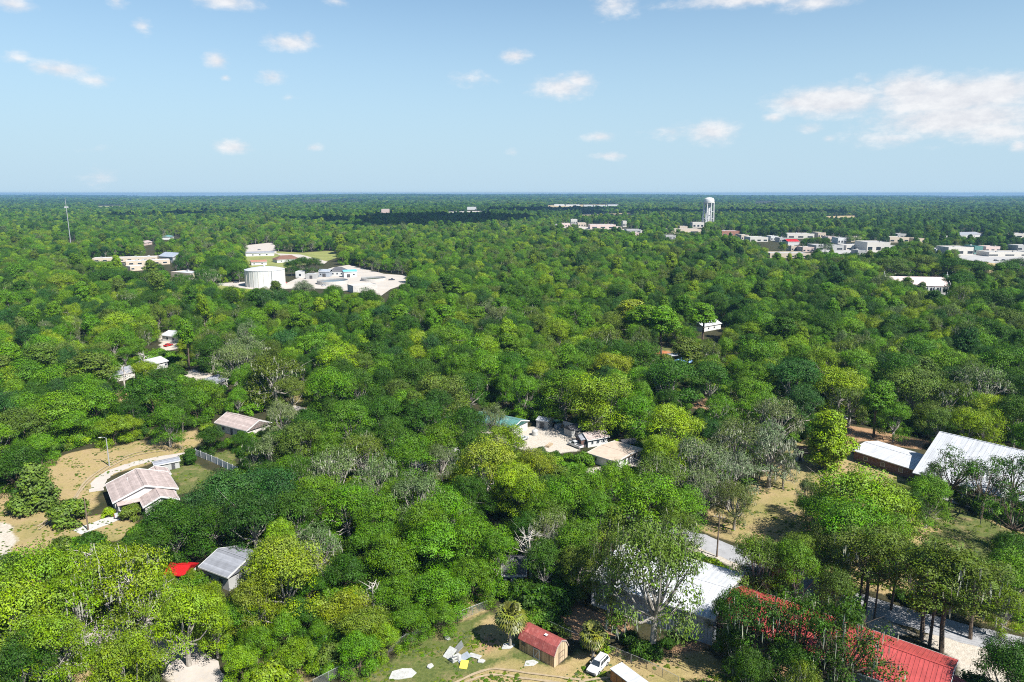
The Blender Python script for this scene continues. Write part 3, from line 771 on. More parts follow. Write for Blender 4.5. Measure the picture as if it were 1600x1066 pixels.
# --- red metal building bottom right
e1, e2 = np.array(P(1240,942,4.0)), np.array(P(1497,1031,4.0)); d = e2-e1; d /= np.linalg.norm(d); n = np.array((d[1], -d[0]))
e0 = e1 - d*9; L = np.linalg.norm(e2-e0); W = 13.0; c = (e0+e2)/2 + n*W/2
rz = math.atan2(d[1], d[0])
o = thing('red_roofed_building', 'long grey building with bright red ribbed metal roof at the lower right', 'building', (c[0], c[1], 0), rz)
gwall(o, L-.8, W-1, 4.0, 2.0, 'olive_wall'); rr_ = roof_gable(o, L-.8, W-1, 4.0, 2.0, 'metal_red', .5, .6, 'white')
LF = L/2
# white gable boarding and front lean-to roof
g = MB(); g.add([(LF+.02,-W/2,3.62),(LF+.02,W/2,3.62),(LF+.02,0,6.0),(LF+.1,-W/2,3.62),(LF+.1,W/2,3.62),(LF+.1,0,6.0)], [(2,1,0),(3,4,5),(0,1,4,3),(1,2,5,4),(2,0,3,5)])
g.build('gable_board', M['white'], o)
lt = MB(); v = [(LF+.1,-W/2+.6,3.55),(LF+4.2,-W/2+.6,2.6),(LF+4.2,W/2-3.8,2.6),(LF+.1,W/2-3.8,3.55)]; v2=[(a,b,q-.12) for a,b,q in v]
lt.add(v+v2, [(0,1,2,3),(7,6,5,4),(0,4,5,1),(1,5,6,2),(2,6,7,3)])
for i in range(14):
    y = -W/2+.7+i*(W-4.6)/13; lt.add([(LF+.1,y-.03,3.56),(LF+4.2,y-.03,2.61),(LF+4.2,y+.03,2.61),(LF+.1,y+.03,3.56),(LF+.1,y-.03,3.61),(LF+4.2,y-.03,2.66),(LF+4.2,y+.03,2.66),(LF+.1,y+.03,3.61)], [(4,5,6,7),(0,1,5,4),(2,3,7,6)])
lt.build('porch_roof', M['metal_red'], o)
for y in (-W/2+.8, -1.5, W/2-4): MB().box(LF+4.0, y, 1.27, .16, .16, 2.54).build('porch_post', M['white'], o)
windows(o, L-.8, W-1, [('f',-6,1.9,1.4,1.2),('f',0,1.9,1.4,1.2),('f',6,1.9,1.4,1.2)]); doors(o, L-.8, W-1, [('f',-3,1.1,2.1)], 'white')
for k in (-.38,-.12,.12,.38): FOOT.append((c[0]+d[0]*L*k, c[1]+d[1]*L*k, 8))
LANDMARKS.append(('the red-roofed building', c[0], c[1])); KEEP.append([(1330,1000),(1398,992),(1500,1030),(1500,1070),(1310,1070)])
# --- church hall complex, right
loc, rz, L = place((1334,704), (1428,734), 3.0, 13)
o = thing('brick_hall', 'low dark brick wing with white metal roof left of the tall hall', 'building', loc, rz)
gwall(o, L, 12.4, 3.0, 1.0, 'brick'); roof_gable(o, L, 12.4, 3.0, 1.0, 'metal_white', .6, .9, 'white')
windows(o, L, 12.4, [('f',-5,1.6,1.2,1.2),('f',0,1.6,1.2,1.2),('f',5,1.6,1.2,1.2)]); doors(o, L, 12.4, [('l',0,1.2,2.1)], 'white')
FOOT.append((loc[0], loc[1], 12)); LANDMARKS.append(('the low white-roofed brick wing', loc[0], loc[1])); KEEP.append([(1330,704),(1350,684),(1445,700),(1432,752),(1350,728)])
a, b = np.array(P(1430,739,3.8)), np.array(P(1557,774,3.8)); d = b-a; d /= np.linalg.norm(d); L = 52.0; W = 32.0; n = np.array((-d[1], d[0])); c = a + d*L/2 + n*W/2
rz = math.atan2(d[1], d[0])
o = thing('brick_church_hall', 'tall dark brick hall with broad white metal roof at the right edge', 'building', (c[0], c[1], 0), rz)
gwall(o, L, W-1.2, 3.8, 7.4, 'brick'); roof_gable(o, L, W-1.2, 3.8, 7.4, 'metal_white', .6, 1.2, 'white')
windows(o, L, W-1.2, [('f',-18+6*i,1.8,1.1,1.6) for i in range(7)]); doors(o, L, W-1.2, [('f',-15,1.8,2.3)], 'white')
MB().box(-14, -W/2-1.6, .12, 9, 3.2, .24).build('porch_slab', M['concrete'], o)
for x in (-18,-14,-10): MB().box(x, -W/2-2.8, 1.3, .2, .2, 2.2).build('porch_post', M['white'], o)
for k in (-.4,-.2,0,.2): FOOT.append((c[0]+d[0]*L*k, c[1]+d[1]*L*k, 13))
LANDMARKS.append(('the tall white-roofed hall', c[0], c[1])); KEEP.append([(1425,738),(1457,668),(1640,692),(1640,790),(1560,780)])
# --- small sheds near it
house('shed', 'small white block shed with brown gable roof beside the bright yard tree', 'shed', (1243,720), (1268,722), 0, 4.5, 2.5, 1.1, 'shingle_brown', 'white', drs=[('f',-1,.9,1.9)], wins=[('f',1.3,1.4,.7,.7)], trim=None, mark='the white block shed', keep=[(1240,692),(1268,690),(1270,722),(1242,720)])
house('shed', 'dark brick shed with pale flat roof edge under trees behind the bare dirt', 'shed', (1281,666), (1320,664), 0, 5, 2.4, .6, 'shingle_grey', 'brick', drs=[('f',2,.9,1.9)], trim='white', mark='the dark brick shed', keep=[(1278,652),(1322,650),(1322,664),(1280,664)])
# --- homestead in the middle
house('house', 'pale flat-topped house with tan roof in the middle of the sandy clearing', 'house', (921,722), (962,735), 0, 12.5, 2.7, .5, 'tanroof', 'white', over=.6,
      wins=[('f',-2.5,1.5,1.3,1.1),('f',2,1.5,1.3,1.1),('r',-2,1.5,1.2,1.1),('r',3,1.5,1.2,1.1)], drs=[('r',0,1,2.1)], mark='the tan-roofed house', keep=[(900,705),(922,695),(960,695),(976,704),(968,725),(945,735),(915,722)])
house('cabin', 'white cabin with pink-grey gable roof behind the tan-roofed house', 'cabin', (923,699), (945,695), 0, 4.5, 2.6, 1.3, 'shingle_tan', 'white', L=7, wins=[('f',-2,1.4,.9,1),('f',0,1.4,.9,1),('f',2,1.4,.9,1)], mark='the white cabin', keep=[(918,682),(942,676),(948,696),(922,700)])
house('shed', 'dark red lean shed between the white pickup and the cabin', 'shed', (908,700), (921,698), 0, 3.5, 2.5, .8, 'shingle_grey', 'brick', drs=[('f',0,1.2,1.9)], trim=None, over=.2, keep=[(900,678),(920,684),(922,700),(906,700)])
house('house', 'long white house with weathered teal metal roof under mossy limbs', 'house', (738,668), (800,682), 0, 9, 2.7, 1.3, 'teal', 'white', ribs=.8, wins=[('f',-6,1.5,1.2,1.1),('f',-1,1.5,1.2,1.1),('f',4,1.5,1.2,1.1)], drs=[('f',1.5,1,2.1)], mark='the teal-roofed house', keep=[(734,640),(752,634),(800,655),(800,678),(740,666)])
house('mobile_home', 'long grey-white mobile home mostly hidden under the mossy oaks', 'mobile home', (652,745), (722,722), 0, 5, 2.7, .7, 'roof_pale', 'siding', wins=[('f',-5,1.5,1.1,.9),('f',0,1.5,1.1,.9),('f',4,1.5,1.1,.9)], drs=[('f',2,.9,2)], mark='the hidden mobile home', trim=None)
house('house', 'small pale house with dark shingle roof beside the dead silver tree', 'house', (787,917), (819,917), 0, 7, 2.7, 1.5, 'shingle_dark', 'siding', wins=[('f',-1,1.5,1,1)], drs=[('f',1,.9,2)], mark='the small dark-roofed house', keep=[(787,882),(815,882),(820,915),(788,915)])
loc, rz, L = place((974,707), (996,705), 0, 4.0)
o = thing('canopy', 'grey carport canopy on thin posts right of the tan-roofed house', 'canopy', loc, rz)
roof_gable(o, L, 4.0, 2.4, .7, 'darkgrey', .1, 0, None)
for sx in (-1,1):
    for sy in (-1,1): MB().tube([(sx*L*.48, sy*1.9, 0), (sx*L*.48, sy*1.9, 2.42)], .05).build('post', M['steel'], o)
# --- houses among the left woods and beyond
house('house', 'house with white roof deep in the left woods behind the red car', 'house', (257,533), (276,535), 0, 10, 3, 1.6, 'metal_white', 'siding', wins=[('f',-2,1.5,1.2,1.1),('f',2,1.5,1.2,1.1)], mark='the white woodland roof', keep=[(258,518),(272,518),(270,526),(260,526)], L=11)
house('house', 'house with grey roof under pale bare limbs left of the woods lane', 'house', (186,596), (204,592), 0, 8, 2.9, 1.5, 'shingle_grey', 'offwhite', wins=[('f',0,1.5,1.2,1.1)], mark='the grey lane-side roof', keep=[(186,578),(204,574),(206,592),(188,594)], L=9)
house('house', 'low white-roofed house by the pale woods lane', 'house', (238,580), (262,574), 0, 9, 2.9, 1.4, 'metal_white', 'siding', wins=[('f',-2,1.5,1.2,1.1),('f',3,1.5,1.2,1.1)], keep=[(244,563),(258,560),(258,566),(246,568)], mark='the white lane house')
house('house', 'house with blue-grey roof at the end of the pale woods lane', 'house', (334,612), (356,604), 0, 9, 2.9, 1.5, 'shingle_grey', 'offwhite', wins=[('f',0,1.5,1.2,1.1)], keep=[(334,594),(352,588),(356,604),(336,608)], mark='the lane-end house')
house('house', 'white house with pale blue metal roof among the tall trees', 'house', (1098,519), (1126,514), 0, 10, 3.2, 2.0, 'metal_white', 'siding', wins=[('f',-3,1.6,1.2,1.1),('f',2,1.6,1.2,1.1)], mark='the pale blue roof', keep=[(1093,494),(1126,492),(1126,518),(1096,520)])
# --- pale church with parapet gables
loc, rz, L = place((1385,459), (1484,461), 0, 17)
o = thing('church', 'long church with pale pink shingle roof and white parapet gables', 'church', loc, rz)
gwall(o, L, 16, 6.5, 5.8, 'white'); roof_gable(o, L-1.2, 16, 6.5, 5.8, 'pinkroof', .35, 0, None)
for sx in (-1, 1):
    MB().prism_x([(-8.6,0),(8.6,0),(8.6,7.4),(1.2,13.6),(1.2,14.6),(-1.2,14.6),(-1.2,13.6),(-8.6,7.4)], sx*L/2-.3, sx*L/2+.3).build('parapet_gable', M['white'], o)
    MB().box(sx*L/2, 0, 15.3, .22, .22, 2.2).box(sx*L/2, 0, 15.7, .22, 1.1, .22).build('cross', M['white'], o)
for i in range(9):
    x = -L/2+4+i*(L-8)/8; wp = MB(); ar = [(x-.8,2.0),(x+.8,2.0),(x+.8,4.4)] + [(x+.8*math.cos(t), 4.4+.8*math.sin(t)) for t in (math.pi*.25, math.pi*.5, math.pi*.75)] + [(x-.8,4.4)]
    k = len(ar); wp.add([(a_, -8.02, b_) for a_,b_ in ar]+[(a_, -8.12, b_) for a_,b_ in ar], [tuple(range(k,2*k))]+[(j,(j+1)%k,k+(j+1)%k,k+j) for j in range(k)])
    wp.build('arched_window', M['glass'], o)
for i in range(10): MB().box(-L/2+1.7+i*(L-3.4)/9, -8.3, 2.9, .5, .6, 5.8).build('buttress', M['white'], o)
FOOT.append((loc[0], loc[1], 20)); LANDMARKS.append(('the pink-roofed church', loc[0], loc[1])); KEEP.append([(1383,424),(1488,424),(1488,452),(1478,458),(1462,457),(1440,442),(1400,432)])
# --- storage tank
tx, ty = P(415,446)
o = thing('storage_tank', 'big white cylindrical water storage tank with low domed roof', 'tank', (tx, ty, 0))
RT = 28*slant(tx,ty)/F_PX; HT = 13.2
MB().cone_ring([(RT,-.1),(RT,HT)], 48).build('shell', M['white'], o)
MB().cone_ring([(RT+.25,HT),(RT+.25,HT+.25),(RT*.75,HT+1.3),(RT*.4,HT+2.1),(.6,HT+2.5)], 48).build('roof', M['metal_white'], o)
for i in range(24):
    t = 2*math.pi*i/24; MB().box((RT+.08)*math.cos(t), (RT+.08)*math.sin(t), HT/2, .25, .25, HT-.05, t).build('rib', M['offwhite'], o)
ld = MB(); t = -.9; ld.box((RT+.4)*math.cos(t), (RT+.4)*math.sin(t), HT/2, .5, .6, HT-.4, t); ld.build('ladder', M['steel'], o)
MB().cone_ring([(.8,HT+2.4),(.8,HT+3.2),(1.1,HT+3.3),(.1,HT+3.7)], 16).build('vent', M['white'], o)
FOOT.append((tx, ty, RT+3)); LANDMARKS.append(('the white storage tank', tx, ty)); KEEP.append([(384,414),(446,414),(446,450),(384,450)])
KEEP += [[(344,440),(390,438),(390,448),(345,449)],[(446,444),(470,432),(520,418),(600,426),(636,431),(628,444),(600,458),(560,456),(500,446),(450,452)],[(380,382),(430,380),(520,394),(526,402),(500,410),(440,416),(392,414)]]
# --- plant compound
flatb('plant_building', 'small white block building nearest the storage tank in the plant yard', (462,434),(476,434),0,9,5,'white','metal_white',wins=[('f',0,2.5,2,2)])
flatb('plant_building', 'low grey block building second from the storage tank', (478,436),(494,436),0,8,4,'grey_wall','metal_white',drs=[('f',0,2.5,3)])
house('plant_building', 'blue-grey gabled building in the middle of the plant yard', 'building', (498,433),(515,433),0,10,5,1.6,'metal_gray','metal_gray',drs=[('f',0,3,3.2)],wins=[('f',-3,2.5,1.5,1.5)])
house('plant_building', 'plant office with dark grey hip roof behind the turquoise building', 'building', (516,431),(538,431),0,12,4.5,3,'shingle_dark','white',hip=4,wins=[('f',-4,2,1.6,1.6),('f',0,2,1.6,1.6),('f',4,2,1.6,1.6)])
house('plant_building', 'turquoise panelled plant building with white lower walls', 'building', (538,434),(558,433),0,9,5.2,1.2,'blue','white',drs=[('f',-2,3,3)],wins=[('f',3,2.5,1.6,1.6)])
bx, by = P(505,441)
def basin(label, px, py, r, hgt):
    x, y = P(px, py); o = thing('settling_basin', label, 'basin', (x, y, 0))
    MB().cone_ring([(r,-.1),(r,hgt),(r-.4,hgt),(r-.4,hgt-1.2)], 40).build('rim', M['concrete'], o)
    MB().cone_ring([(r-.45,hgt-1.0),(r-.45,hgt-.9)], 40).build('water', M['glass'], o)
    MB().box(0, 0, hgt+.1, 2*r, .8, .2).box(0,0,hgt+.9,2*r,.06,.08).build('walkway', M['steel'], o)
    FOOT.append((x, y, r+2)); return o
basin('round concrete settling basin right of the dark-leaved oak in the plant yard', 520, 443, 13, 3)
basin('round concrete settling basin farthest right in the plant yard', 584, 438, 11, 2.4)
flatb('concrete_tank', 'rectangular concrete tank at the near edge of the plant yard', (552,458),(590,455),0,12,5,'concrete','concrete',cat='tank')
KEEP.append([(552,446),(590,443),(590,452),(552,455)])
# --- school wings
SCH = dict(cat='building', group='school wings with white flat roofs')
flatb('school_wing', 'long back school wing with white flat roof', (145,411),(246,408),0,14,4.5,'stucco_tan','metal_white',keep=[(142,398),(246,396),(246,407),(145,409)],mark='the school wings',ac=3,wins=[('f',-36+8*i,2.2,4,1.6) for i in range(10)],**SCH)
flatb('school_wing', 'middle school wing with white flat roof between the trees', (197,416),(266,413),0,14,4.5,'stucco_tan','metal_white',keep=[(196,404),(266,402),(266,411),(197,414)],ac=2,wins=[('f',-24+8*i,2.2,4,1.6) for i in range(7)],**SCH)
flatb('school_wing', 'short near school wing poking out beside the dark clump', (204,424),(228,422),0,12,4.2,'stucco_tan','metal_white',keep=[(204,414),(227,412),(228,421),(206,422)],wins=[('f',-5,2.2,3,1.5),('f',4,2.2,3,1.5)],**SCH)
flatb('school_wing', 'school block right of the moss-hung tree', (268,433),(302,436),0,14,4.5,'stucco_tan','metal_white',keep=[(264,418),(300,418),(300,432),(272,430)],ac=1,wins=[('f',-8,2.2,3,1.5),('f',0,2.2,3,1.5),('f',8,2.2,3,1.5)],**SCH)
house('school_hall', 'school hall with steep blue-grey metal roof behind the white wings', 'building', (247,407),(272,409),0,18,5,4,'metal_gray','grey_wall',ribs=2,keep=[(244,394),(270,396),(272,406),(250,404)],L=26)
# --- houses near the far lawns
house('house', 'flat grey-roofed building beside the far car park', 'building', (384,401),(428,400),0,20,4,.8,'shingle_grey','white',wins=[('f',-8,1.8,2,1.4),('f',0,1.8,2,1.4),('f',8,1.8,2,1.4)])
house('house', 'long house with orange-red roof on the far lawn', 'house', (393,415),(417,414),0,10,3.4,1.6,'brickorange','white',wins=[('f',-5,1.7,1.5,1.3),('f',3,1.7,1.5,1.3)])
house('house', 'house with dark maroon hip roof on the far lawn', 'house', (433,411),(469,409),0,16,3.4,3.6,'shingle_brown','white',hip=7,wins=[('f',-8,1.7,1.6,1.3),('f',0,1.7,1.6,1.3),('f',8,1.7,1.6,1.3)],mark='the maroon-roofed far house')
house('house', 'house with turquoise roof beyond the school', 'house', (254,378),(282,370),0,16,4,2,'teal','white',keep=[(252,370),(280,364),(283,370),(256,376)],L=30,wins=[('f',-6,2,2,1.4),('f',4,2,2,1.4)])
house('house', 'small pink-walled house beyond the school wings', 'house', (226,384),(238,382),0,12,4,2,'shingle_tan','stucco_pink',keep=[(224,372),(240,370),(240,392),(226,392)],wins=[('f',0,2,1.6,1.4)])
# --- town: every block its own thing
def W3(L): return [('f', -L*.32, 2.2, L*.16, 1.7), ('f', 0, 2.2, L*.16, 1.7), ('f', L*.32, 2.2, L*.16, 1.7)]
TOWN = [ # label, x0, x1, y(base), depth, height, wall, roof
 ('white cube-shaped shop, first of the town row left of the water tower', 892,902,351,22,13,'offwhite','roof_pale'),
 ('pink-walled low shop left of the white cube shop', 878,891,355,30,8,'stucco_pink','roof_pale'),
 ('low pale shop just right of the white cube shop', 903,916,354,26,8,'stucco_tan','roof_pale'),
 ('long pink and white store left of the tall pale wall', 922,962,358,40,9,'stucco_pink','roof_pale'),
 ('tall narrow white-walled store front among trees left of the tower', 973,979,355,20,14,'offwhite','roof_pale'),
 ('grey low store below the narrow white store front', 979,1002,364,30,6,'grey_wall','roof_pale'),
 ('long pale strip of shops left below the water tower', 1031,1096,365,30,8,'stucco_tan','roof_pale'),
 ('white two-storey block under the water tower', 1082,1100,356,24,12,'offwhite','roof_pale'),
 ('white flat shop between the two round trees', 1086,1106,378,24,7,'offwhite','roof_pale'),
 ('long red-brick topped building right of the tower trees', 1128,1156,370,26,10,'brickorange','metal_white'),
 ('white market hall right of the red-brick topped building', 1172,1200,378,30,7,'offwhite','roof_pale'),
 ('white shop behind the crimson roof', 1230,1272,373,30,8,'offwhite','roof_pale'),
 ('pale shop right of the white shop behind the crimson roof', 1278,1290,372,26,9,'stucco_tan','roof_pale'),
 ('long grey-fronted store facing the car park', 1275,1318,392,30,7,'grey_wall','roof_pale'),
 ('low white store left of the large white store', 1322,1352,391,28,6,'offwhite','roof_pale'),
 ('largest white block store in the middle of the town', 1354,1390,394,34,13,'offwhite','roof_pale'),
 ('long white-roofed workshop nearest the front trees', 1203,1266,403,26,5,'stucco_tan','roof_pale'),
 ('beige store behind the large white store', 1390,1420,379,26,8,'stucco_tan','roof_pale'),
 ('white arcade building with dark openings right of the dry lot', 1481,1520,399,26,10,'offwhite','roof_pale'),
 ('teal-green panelled building beside the white arcade', 1522,1535,397,22,10,'teal','teal'),
 ('low white store at the far right edge', 1575,1610,372,30,7,'offwhite','roof_pale'),
 ('long low white building above the highway', 1545,1610,401,24,5,'offwhite','roof_pale'),
]
TOWN += [
 ('tan flat shop squeezed left of the white block under the water tower',1062,1074,360,22,8,'stucco_tan','roof_pale'),
 ('small grey-roofed shop farthest left of the pink shop',868,876,357,22,8,'grey_wall','roof_pale'),
 ('low tan store between the long pink and white store and the narrow white one',963,971,360,22,7,'stucco_tan','roof_pale'),
 ('small pink shop in front of the narrow white store front',985,998,369,20,6,'stucco_pink','roof_pale'),
 ('low grey shop under the long pale strip of shops',1040,1056,374,20,6,'grey_wall','roof_pale'),
 ('tan shop between the market hall and the red-brick topped building',1158,1170,375,22,8,'stucco_tan','roof_pale'),
 ('small white shop right of the market hall',1204,1216,376,20,7,'white','roof_pale'),
 ('grey shop right of the small white shop by the market hall',1218,1229,379,20,7,'grey_wall','roof_pale'),
 ('pink shop behind the long grey-fronted store',1293,1306,378,22,8,'stucco_pink','roof_pale'),
 ('white gable-end shop above the low white store',1309,1322,381,22,9,'white','roof_pale'),
 ('tan shop above the largest white block store',1330,1346,378,22,8,'stucco_tan','roof_pale'),
 ('grey shed at the left foot of the largest white block store',1340,1352,398,18,5,'grey_wall','roof_pale'),
 ('small tan office in front of the crimson roof',1236,1250,392,20,6,'stucco_tan','roof_pale'),
 ('low pink store left of the long grey-fronted store',1254,1272,394,20,6,'stucco_pink','roof_pale'),
 ('grey workshop behind the beige store',1402,1416,372,22,7,'grey_wall','roof_pale'),
 ('tan office on the edge of the dry town lot',1428,1444,379,20,6,'stucco_tan','roof_pale'),
 ('small white office left of the white arcade building',1462,1476,397,20,6,'white','roof_pale'),
 ('pink motel block right of the teal-green building',1540,1562,394,20,7,'stucco_pink','roof_pale'),
 ('tan store in front of the low far-right store',1566,1590,384,22,7,'stucco_tan','roof_pale'),
 ('grey store at the far right end of the highway',1590,1620,392,22,7,'grey_wall','roof_pale'),
 ('white bungalow among trees left of the rise house',1468,1480,374,18,6,'white','roof_pale'),
]
for lab, x0, x1, yb, dep, hh, wm, rm in TOWN:
    dd_ = slant(*P((x0+x1)/2, yb)); Lp = (x1-x0)*dd_/F_PX
    flatb('shop_building', lab, (x0,yb), (x1,yb), 0, dep, hh*.9, wm, rm, wins=[('f',-Lp*.32,hh*.35,Lp*.18,hh*.34),('f',0,hh*.35,Lp*.18,hh*.34),('f',Lp*.32,hh*.35,Lp*.18,hh*.34)], parapet=.9, ac=2 if Lp > 40 else 1,
          keep=None if int(x0) % 5 == 1 else [(x0,yb-(hh+dep*.12)*1.0*F_PX/dd_),(x1,yb-(hh+dep*.12)*F_PX/dd_),(x1,yb-2),(x0,yb-2)])
house('shop_building', 'store with crimson red metal roof in front of the white shop', 'building', (1231,383),(1249,383),0,24,5,2.5,'red_bright','white',keep=[(1231,374),(1249,374),(1249,383),(1231,383)])
house('house', 'grey-roofed white house on the rise above the highway', 'house', (1500,372),(1536,371),0,20,5,4,'shingle_grey','white',hip=8,keep=[(1500,360),(1536,359),(1536,370),(1500,370)],wins=[('f',-8,2.4,2,1.6),('f',6,2.4,2,1.6)])
for i,(x0,x1,yb,lab) in enumerate([(866,882,322,'leftmost white shed of the distant warehouse row on the horizon'),(884,906,322.5,'second white shed from the left in the distant warehouse row'),(912,926,323,'small white shed in the middle of the distant warehouse row'),(928,948,323.5,'long pale shed right of middle in the distant warehouse row'),(950,966,322.5,'rightmost white shed of the distant warehouse row on the horizon')]):
    flatb('distant_warehouse', lab, (x0,yb),(x1,yb),0,40,9,'white','metal_white',group='warehouse row on the horizon')
    KEEP.append([(x0,yb-5),(x1,yb-5),(x1,yb-1),(x0,yb-1)])
flatb('distant_warehouse', 'lone pink-white shed in the forest left of the horizon row', (596,333),(606,333),0,40,14,'stucco_pink','metal_white', keep=[(594,328),(608,328),(608,333),(594,333)])
flatb('distant_warehouse', 'lone white shed in the trees right of centre below the horizon', (730,328),(744,328),0,40,12,'white','metal_white', keep=[(730,324),(744,324),(744,328),(730,328)])


KEEP += [[(1290,384),(1350,378),(1396,386),(1390,393),(1330,396),(1290,395)],[(1500,399),(1580,399),(1590,410),(1520,408)],[(880,351),(916,353),(960,354),(1000,361),(1095,361),(1095,364),(880,355)],[(1180,374),(1210,376),(1216,388),(1190,384)]]
# ------------------------------------------------------------------ water tower
D = 1610; a, b, c_ = ray(1106, 350); wx = a/b*D; wy = D
k = slant(wx, wy)/F_PX; RW = 7.6*k
zt = HCAM - (308-301.5)*k; zb = zt - 9.5*k
o = thing('water_tower', 'tall white legged water tower rising above the town trees', 'water tower', (wx, wy, 0))
MB().cone_ring([(RW*.25,zb-4),(RW*.7,zb-2.5),(RW*.97,zb+1.5),(RW,zb+3),(RW,zt-7),(RW*.93,zt-4),(RW*.72,zt-1.6),(RW*.4,zt-.4),(.3,zt)], 32).build('tank', M['white'], o, smooth=False)
MB().tube([(0,0,-.5),(0,0,zb-3)], 3.2, 12).build('riser', M['white'], o)
for i in range(8):
    t = 2*math.pi*(i+.3)/8; q0 = np.array((math.cos(t)*RW*1.12, math.sin(t)*RW*1.12, -.5)); q1 = np.array((math.cos(t)*RW*.96, math.sin(t)*RW*.96, zb+3))
    MB().tube([q0, q1], [1.55,1.3], 8).build('leg', M['white'], o)
for zz in (.36, .68):
    r = MB(); rr = RW*(1.12-.16*zz)
    for i in range(8):
        t0 = 2*math.pi*(i+.3)/8; t1 = 2*math.pi*(i+1.3)/8
        r.tube([(rr*math.cos(t0),rr*math.sin(t0),zb*zz),(rr*math.cos(t1),rr*math.sin(t1),zb*zz)], .45, 6)
    r.build('ring_brace', M['white'], o)
MB().cone_ring([(RW+.05,zb+2.6),(RW+1.1,zb+2.6),(RW+1.1,zb+3.6),(RW+.05,zb+3.6)], 32).build('catwalk', M['offwhite'], o)
KEEP.append([(1096,304),(1116,304),(1116,346),(1096,346)]); LANDMARKS.append(('the water tower', wx, wy))
# ------------------------------------------------------------------ radio mast
mx, my = P(111,384); k = slant(mx,my)/F_PX; zt = HCAM - (308-301.5)*k - 1
o = thing('radio_mast', 'tall thin grey radio mast above the left woods', 'mast', (mx, my, 0))
MB().tube([(0,0,0),(0,0,zt*.5),(0,0,zt-4)], [.6,.5,.4], 8).build('pole', M['steel'], o)
MB().tube([(0,0,zt-4),(0,0,zt+1)], .22, 6).build('antenna', M['steel'], o)
pf = MB()
for i in range(3):
    t = 2*math.pi*i/3+.3; pf.box(2.2*math.cos(t),2.2*math.sin(t),zt-12,.6,2.4,2.2,t); pf.tube([(0,0,zt-12),(2.2*math.cos(t),2.2*math.sin(t),zt-12)],.2,5)
pf.build('antenna_panels', M['white'], o)
KEEP.append([(104,306),(114,306),(116,378),(106,378)]); LANDMARKS.append(('the radio mast', mx, my))
x_, y_ = P(946,330)
o = thing('radio_mast', 'hair-thin far mast standing on the horizon above the warehouse row', 'mast', (x_, y_, 0))
MB().tube([(0,0,0),(0,0,76)], [1.2,.7], 6).build('pole', M['steel'], o)

# ------------------------------------------------------------------ utility poles and cables
def upole(label, px, py, h, lamp=False, arm=True, ang=0.3):
    x, y = P(px, py); o = thing('utility_pole', label, 'pole', (x, y, 0), ang)
    MB().tube([(0,0,-.2),(0,0,h)], [.19,.12], 8).build('pole', M['post'] if not lamp else M['steel'], o)
    if arm:
        MB().box(0,0,h-.7,2.4,.12,.14).build('crossarm', M['post'], o)
        for q in (-1.05,-.4,.4,1.05): MB().tube([(q,0,h-.63),(q,0,h-.38)], .06, 6).build('insulator', M['white'], o)
    if lamp:
        MB().tube([(0,0,h-.1),(-.5,0,h+.25),(-1.3,0,h+.3)], .05, 6).build('arm', M['steel'], o); MB().box(-1.5,0,h+.27,.7,.28,.16).build('lamp_head', M['white'], o)
    return np.array((x, y, h))
upole('grey lamp pole standing alone in the tan mown field', 171, 728, 8.2, True, False, .2)
u1 = upole('dark utility pole by the road between the leaning oaks', 1366, 968, 9.6, ang=-.4)
u2 = upole('pale pole beside the front drive of the cream gabled house', 138, 828, 7.5, False, False)
u3 = upole('utility pole at the road edge beyond the frame corner', 1640, 1042, 9.6, ang=-.4)
u4 = upole('utility pole behind the warehouse roof beside the road', 1120, 870, 9.6, ang=-.4)
def cable(label, a, b, offs):
    mb = MB()
    for off, dz in offs:
        pts = [a*(1-t)+b*t + np.array((off*.4, off*.8, dz - .9*4*t*(1-t))) for t in np.linspace(0,1,9)]
        mb.tube(pts, .018, 3)
    tag(mb.build('power_cable', M['black']), label, 'cable')
cable('power cables sagging along the road toward the lower right corner', u1+np.array((0,0,-.35)), u3+np.array((0,0,-.35)), [(-.9,0),(0,0),(.9,0)])
cable('power cables sagging along the road behind the warehouse', u4+np.array((0,0,-.35)), u1+np.array((0,0,-.35)), [(-.9,0),(0,0),(.9,0)])
upole('white utility pole by the far car park right of the church', 1556, 432, 12, False, True)

# ------------------------------------------------------------------ fences
def picket_fence(label, pts, h, mat, nm='vinyl_fence'):
    ws = WP(pts); o = thing(nm, label, 'fence', (ws[0][0], ws[0][1], 0)); x0, y0 = ws[0]
    for (ax, ay), (bx, by) in zip(ws[:-1], ws[1:]):
        L = math.hypot(bx-ax, by-ay); t = math.atan2(by-ay, bx-ax); n = max(1, int(L/2.4))
        pn = MB()
        for i in range(int(L/.3)): 
            s = (i+.5)*L/int(L/.3); pn.box(ax-x0+math.cos(t)*s, ay-y0+math.sin(t)*s, h*.5, .285, .05, h-.08, t)
        pn.build('panel', mat, o)
        for i in range(n+1):
            s = i*L/n; MB().box(ax-x0+math.cos(t)*s, ay-y0+math.sin(t)*s, h*.53, .16, .16, h*1.06, t).build('post', mat, o)
    return o
picket_fence('tall white vinyl fence between the two cream houses', [(306,712),(340,726),(372,741)], 2.0, M['white'])
KEEP.append([(304,704),(340,716),(374,732),(372,742),(338,728),(304,714)])
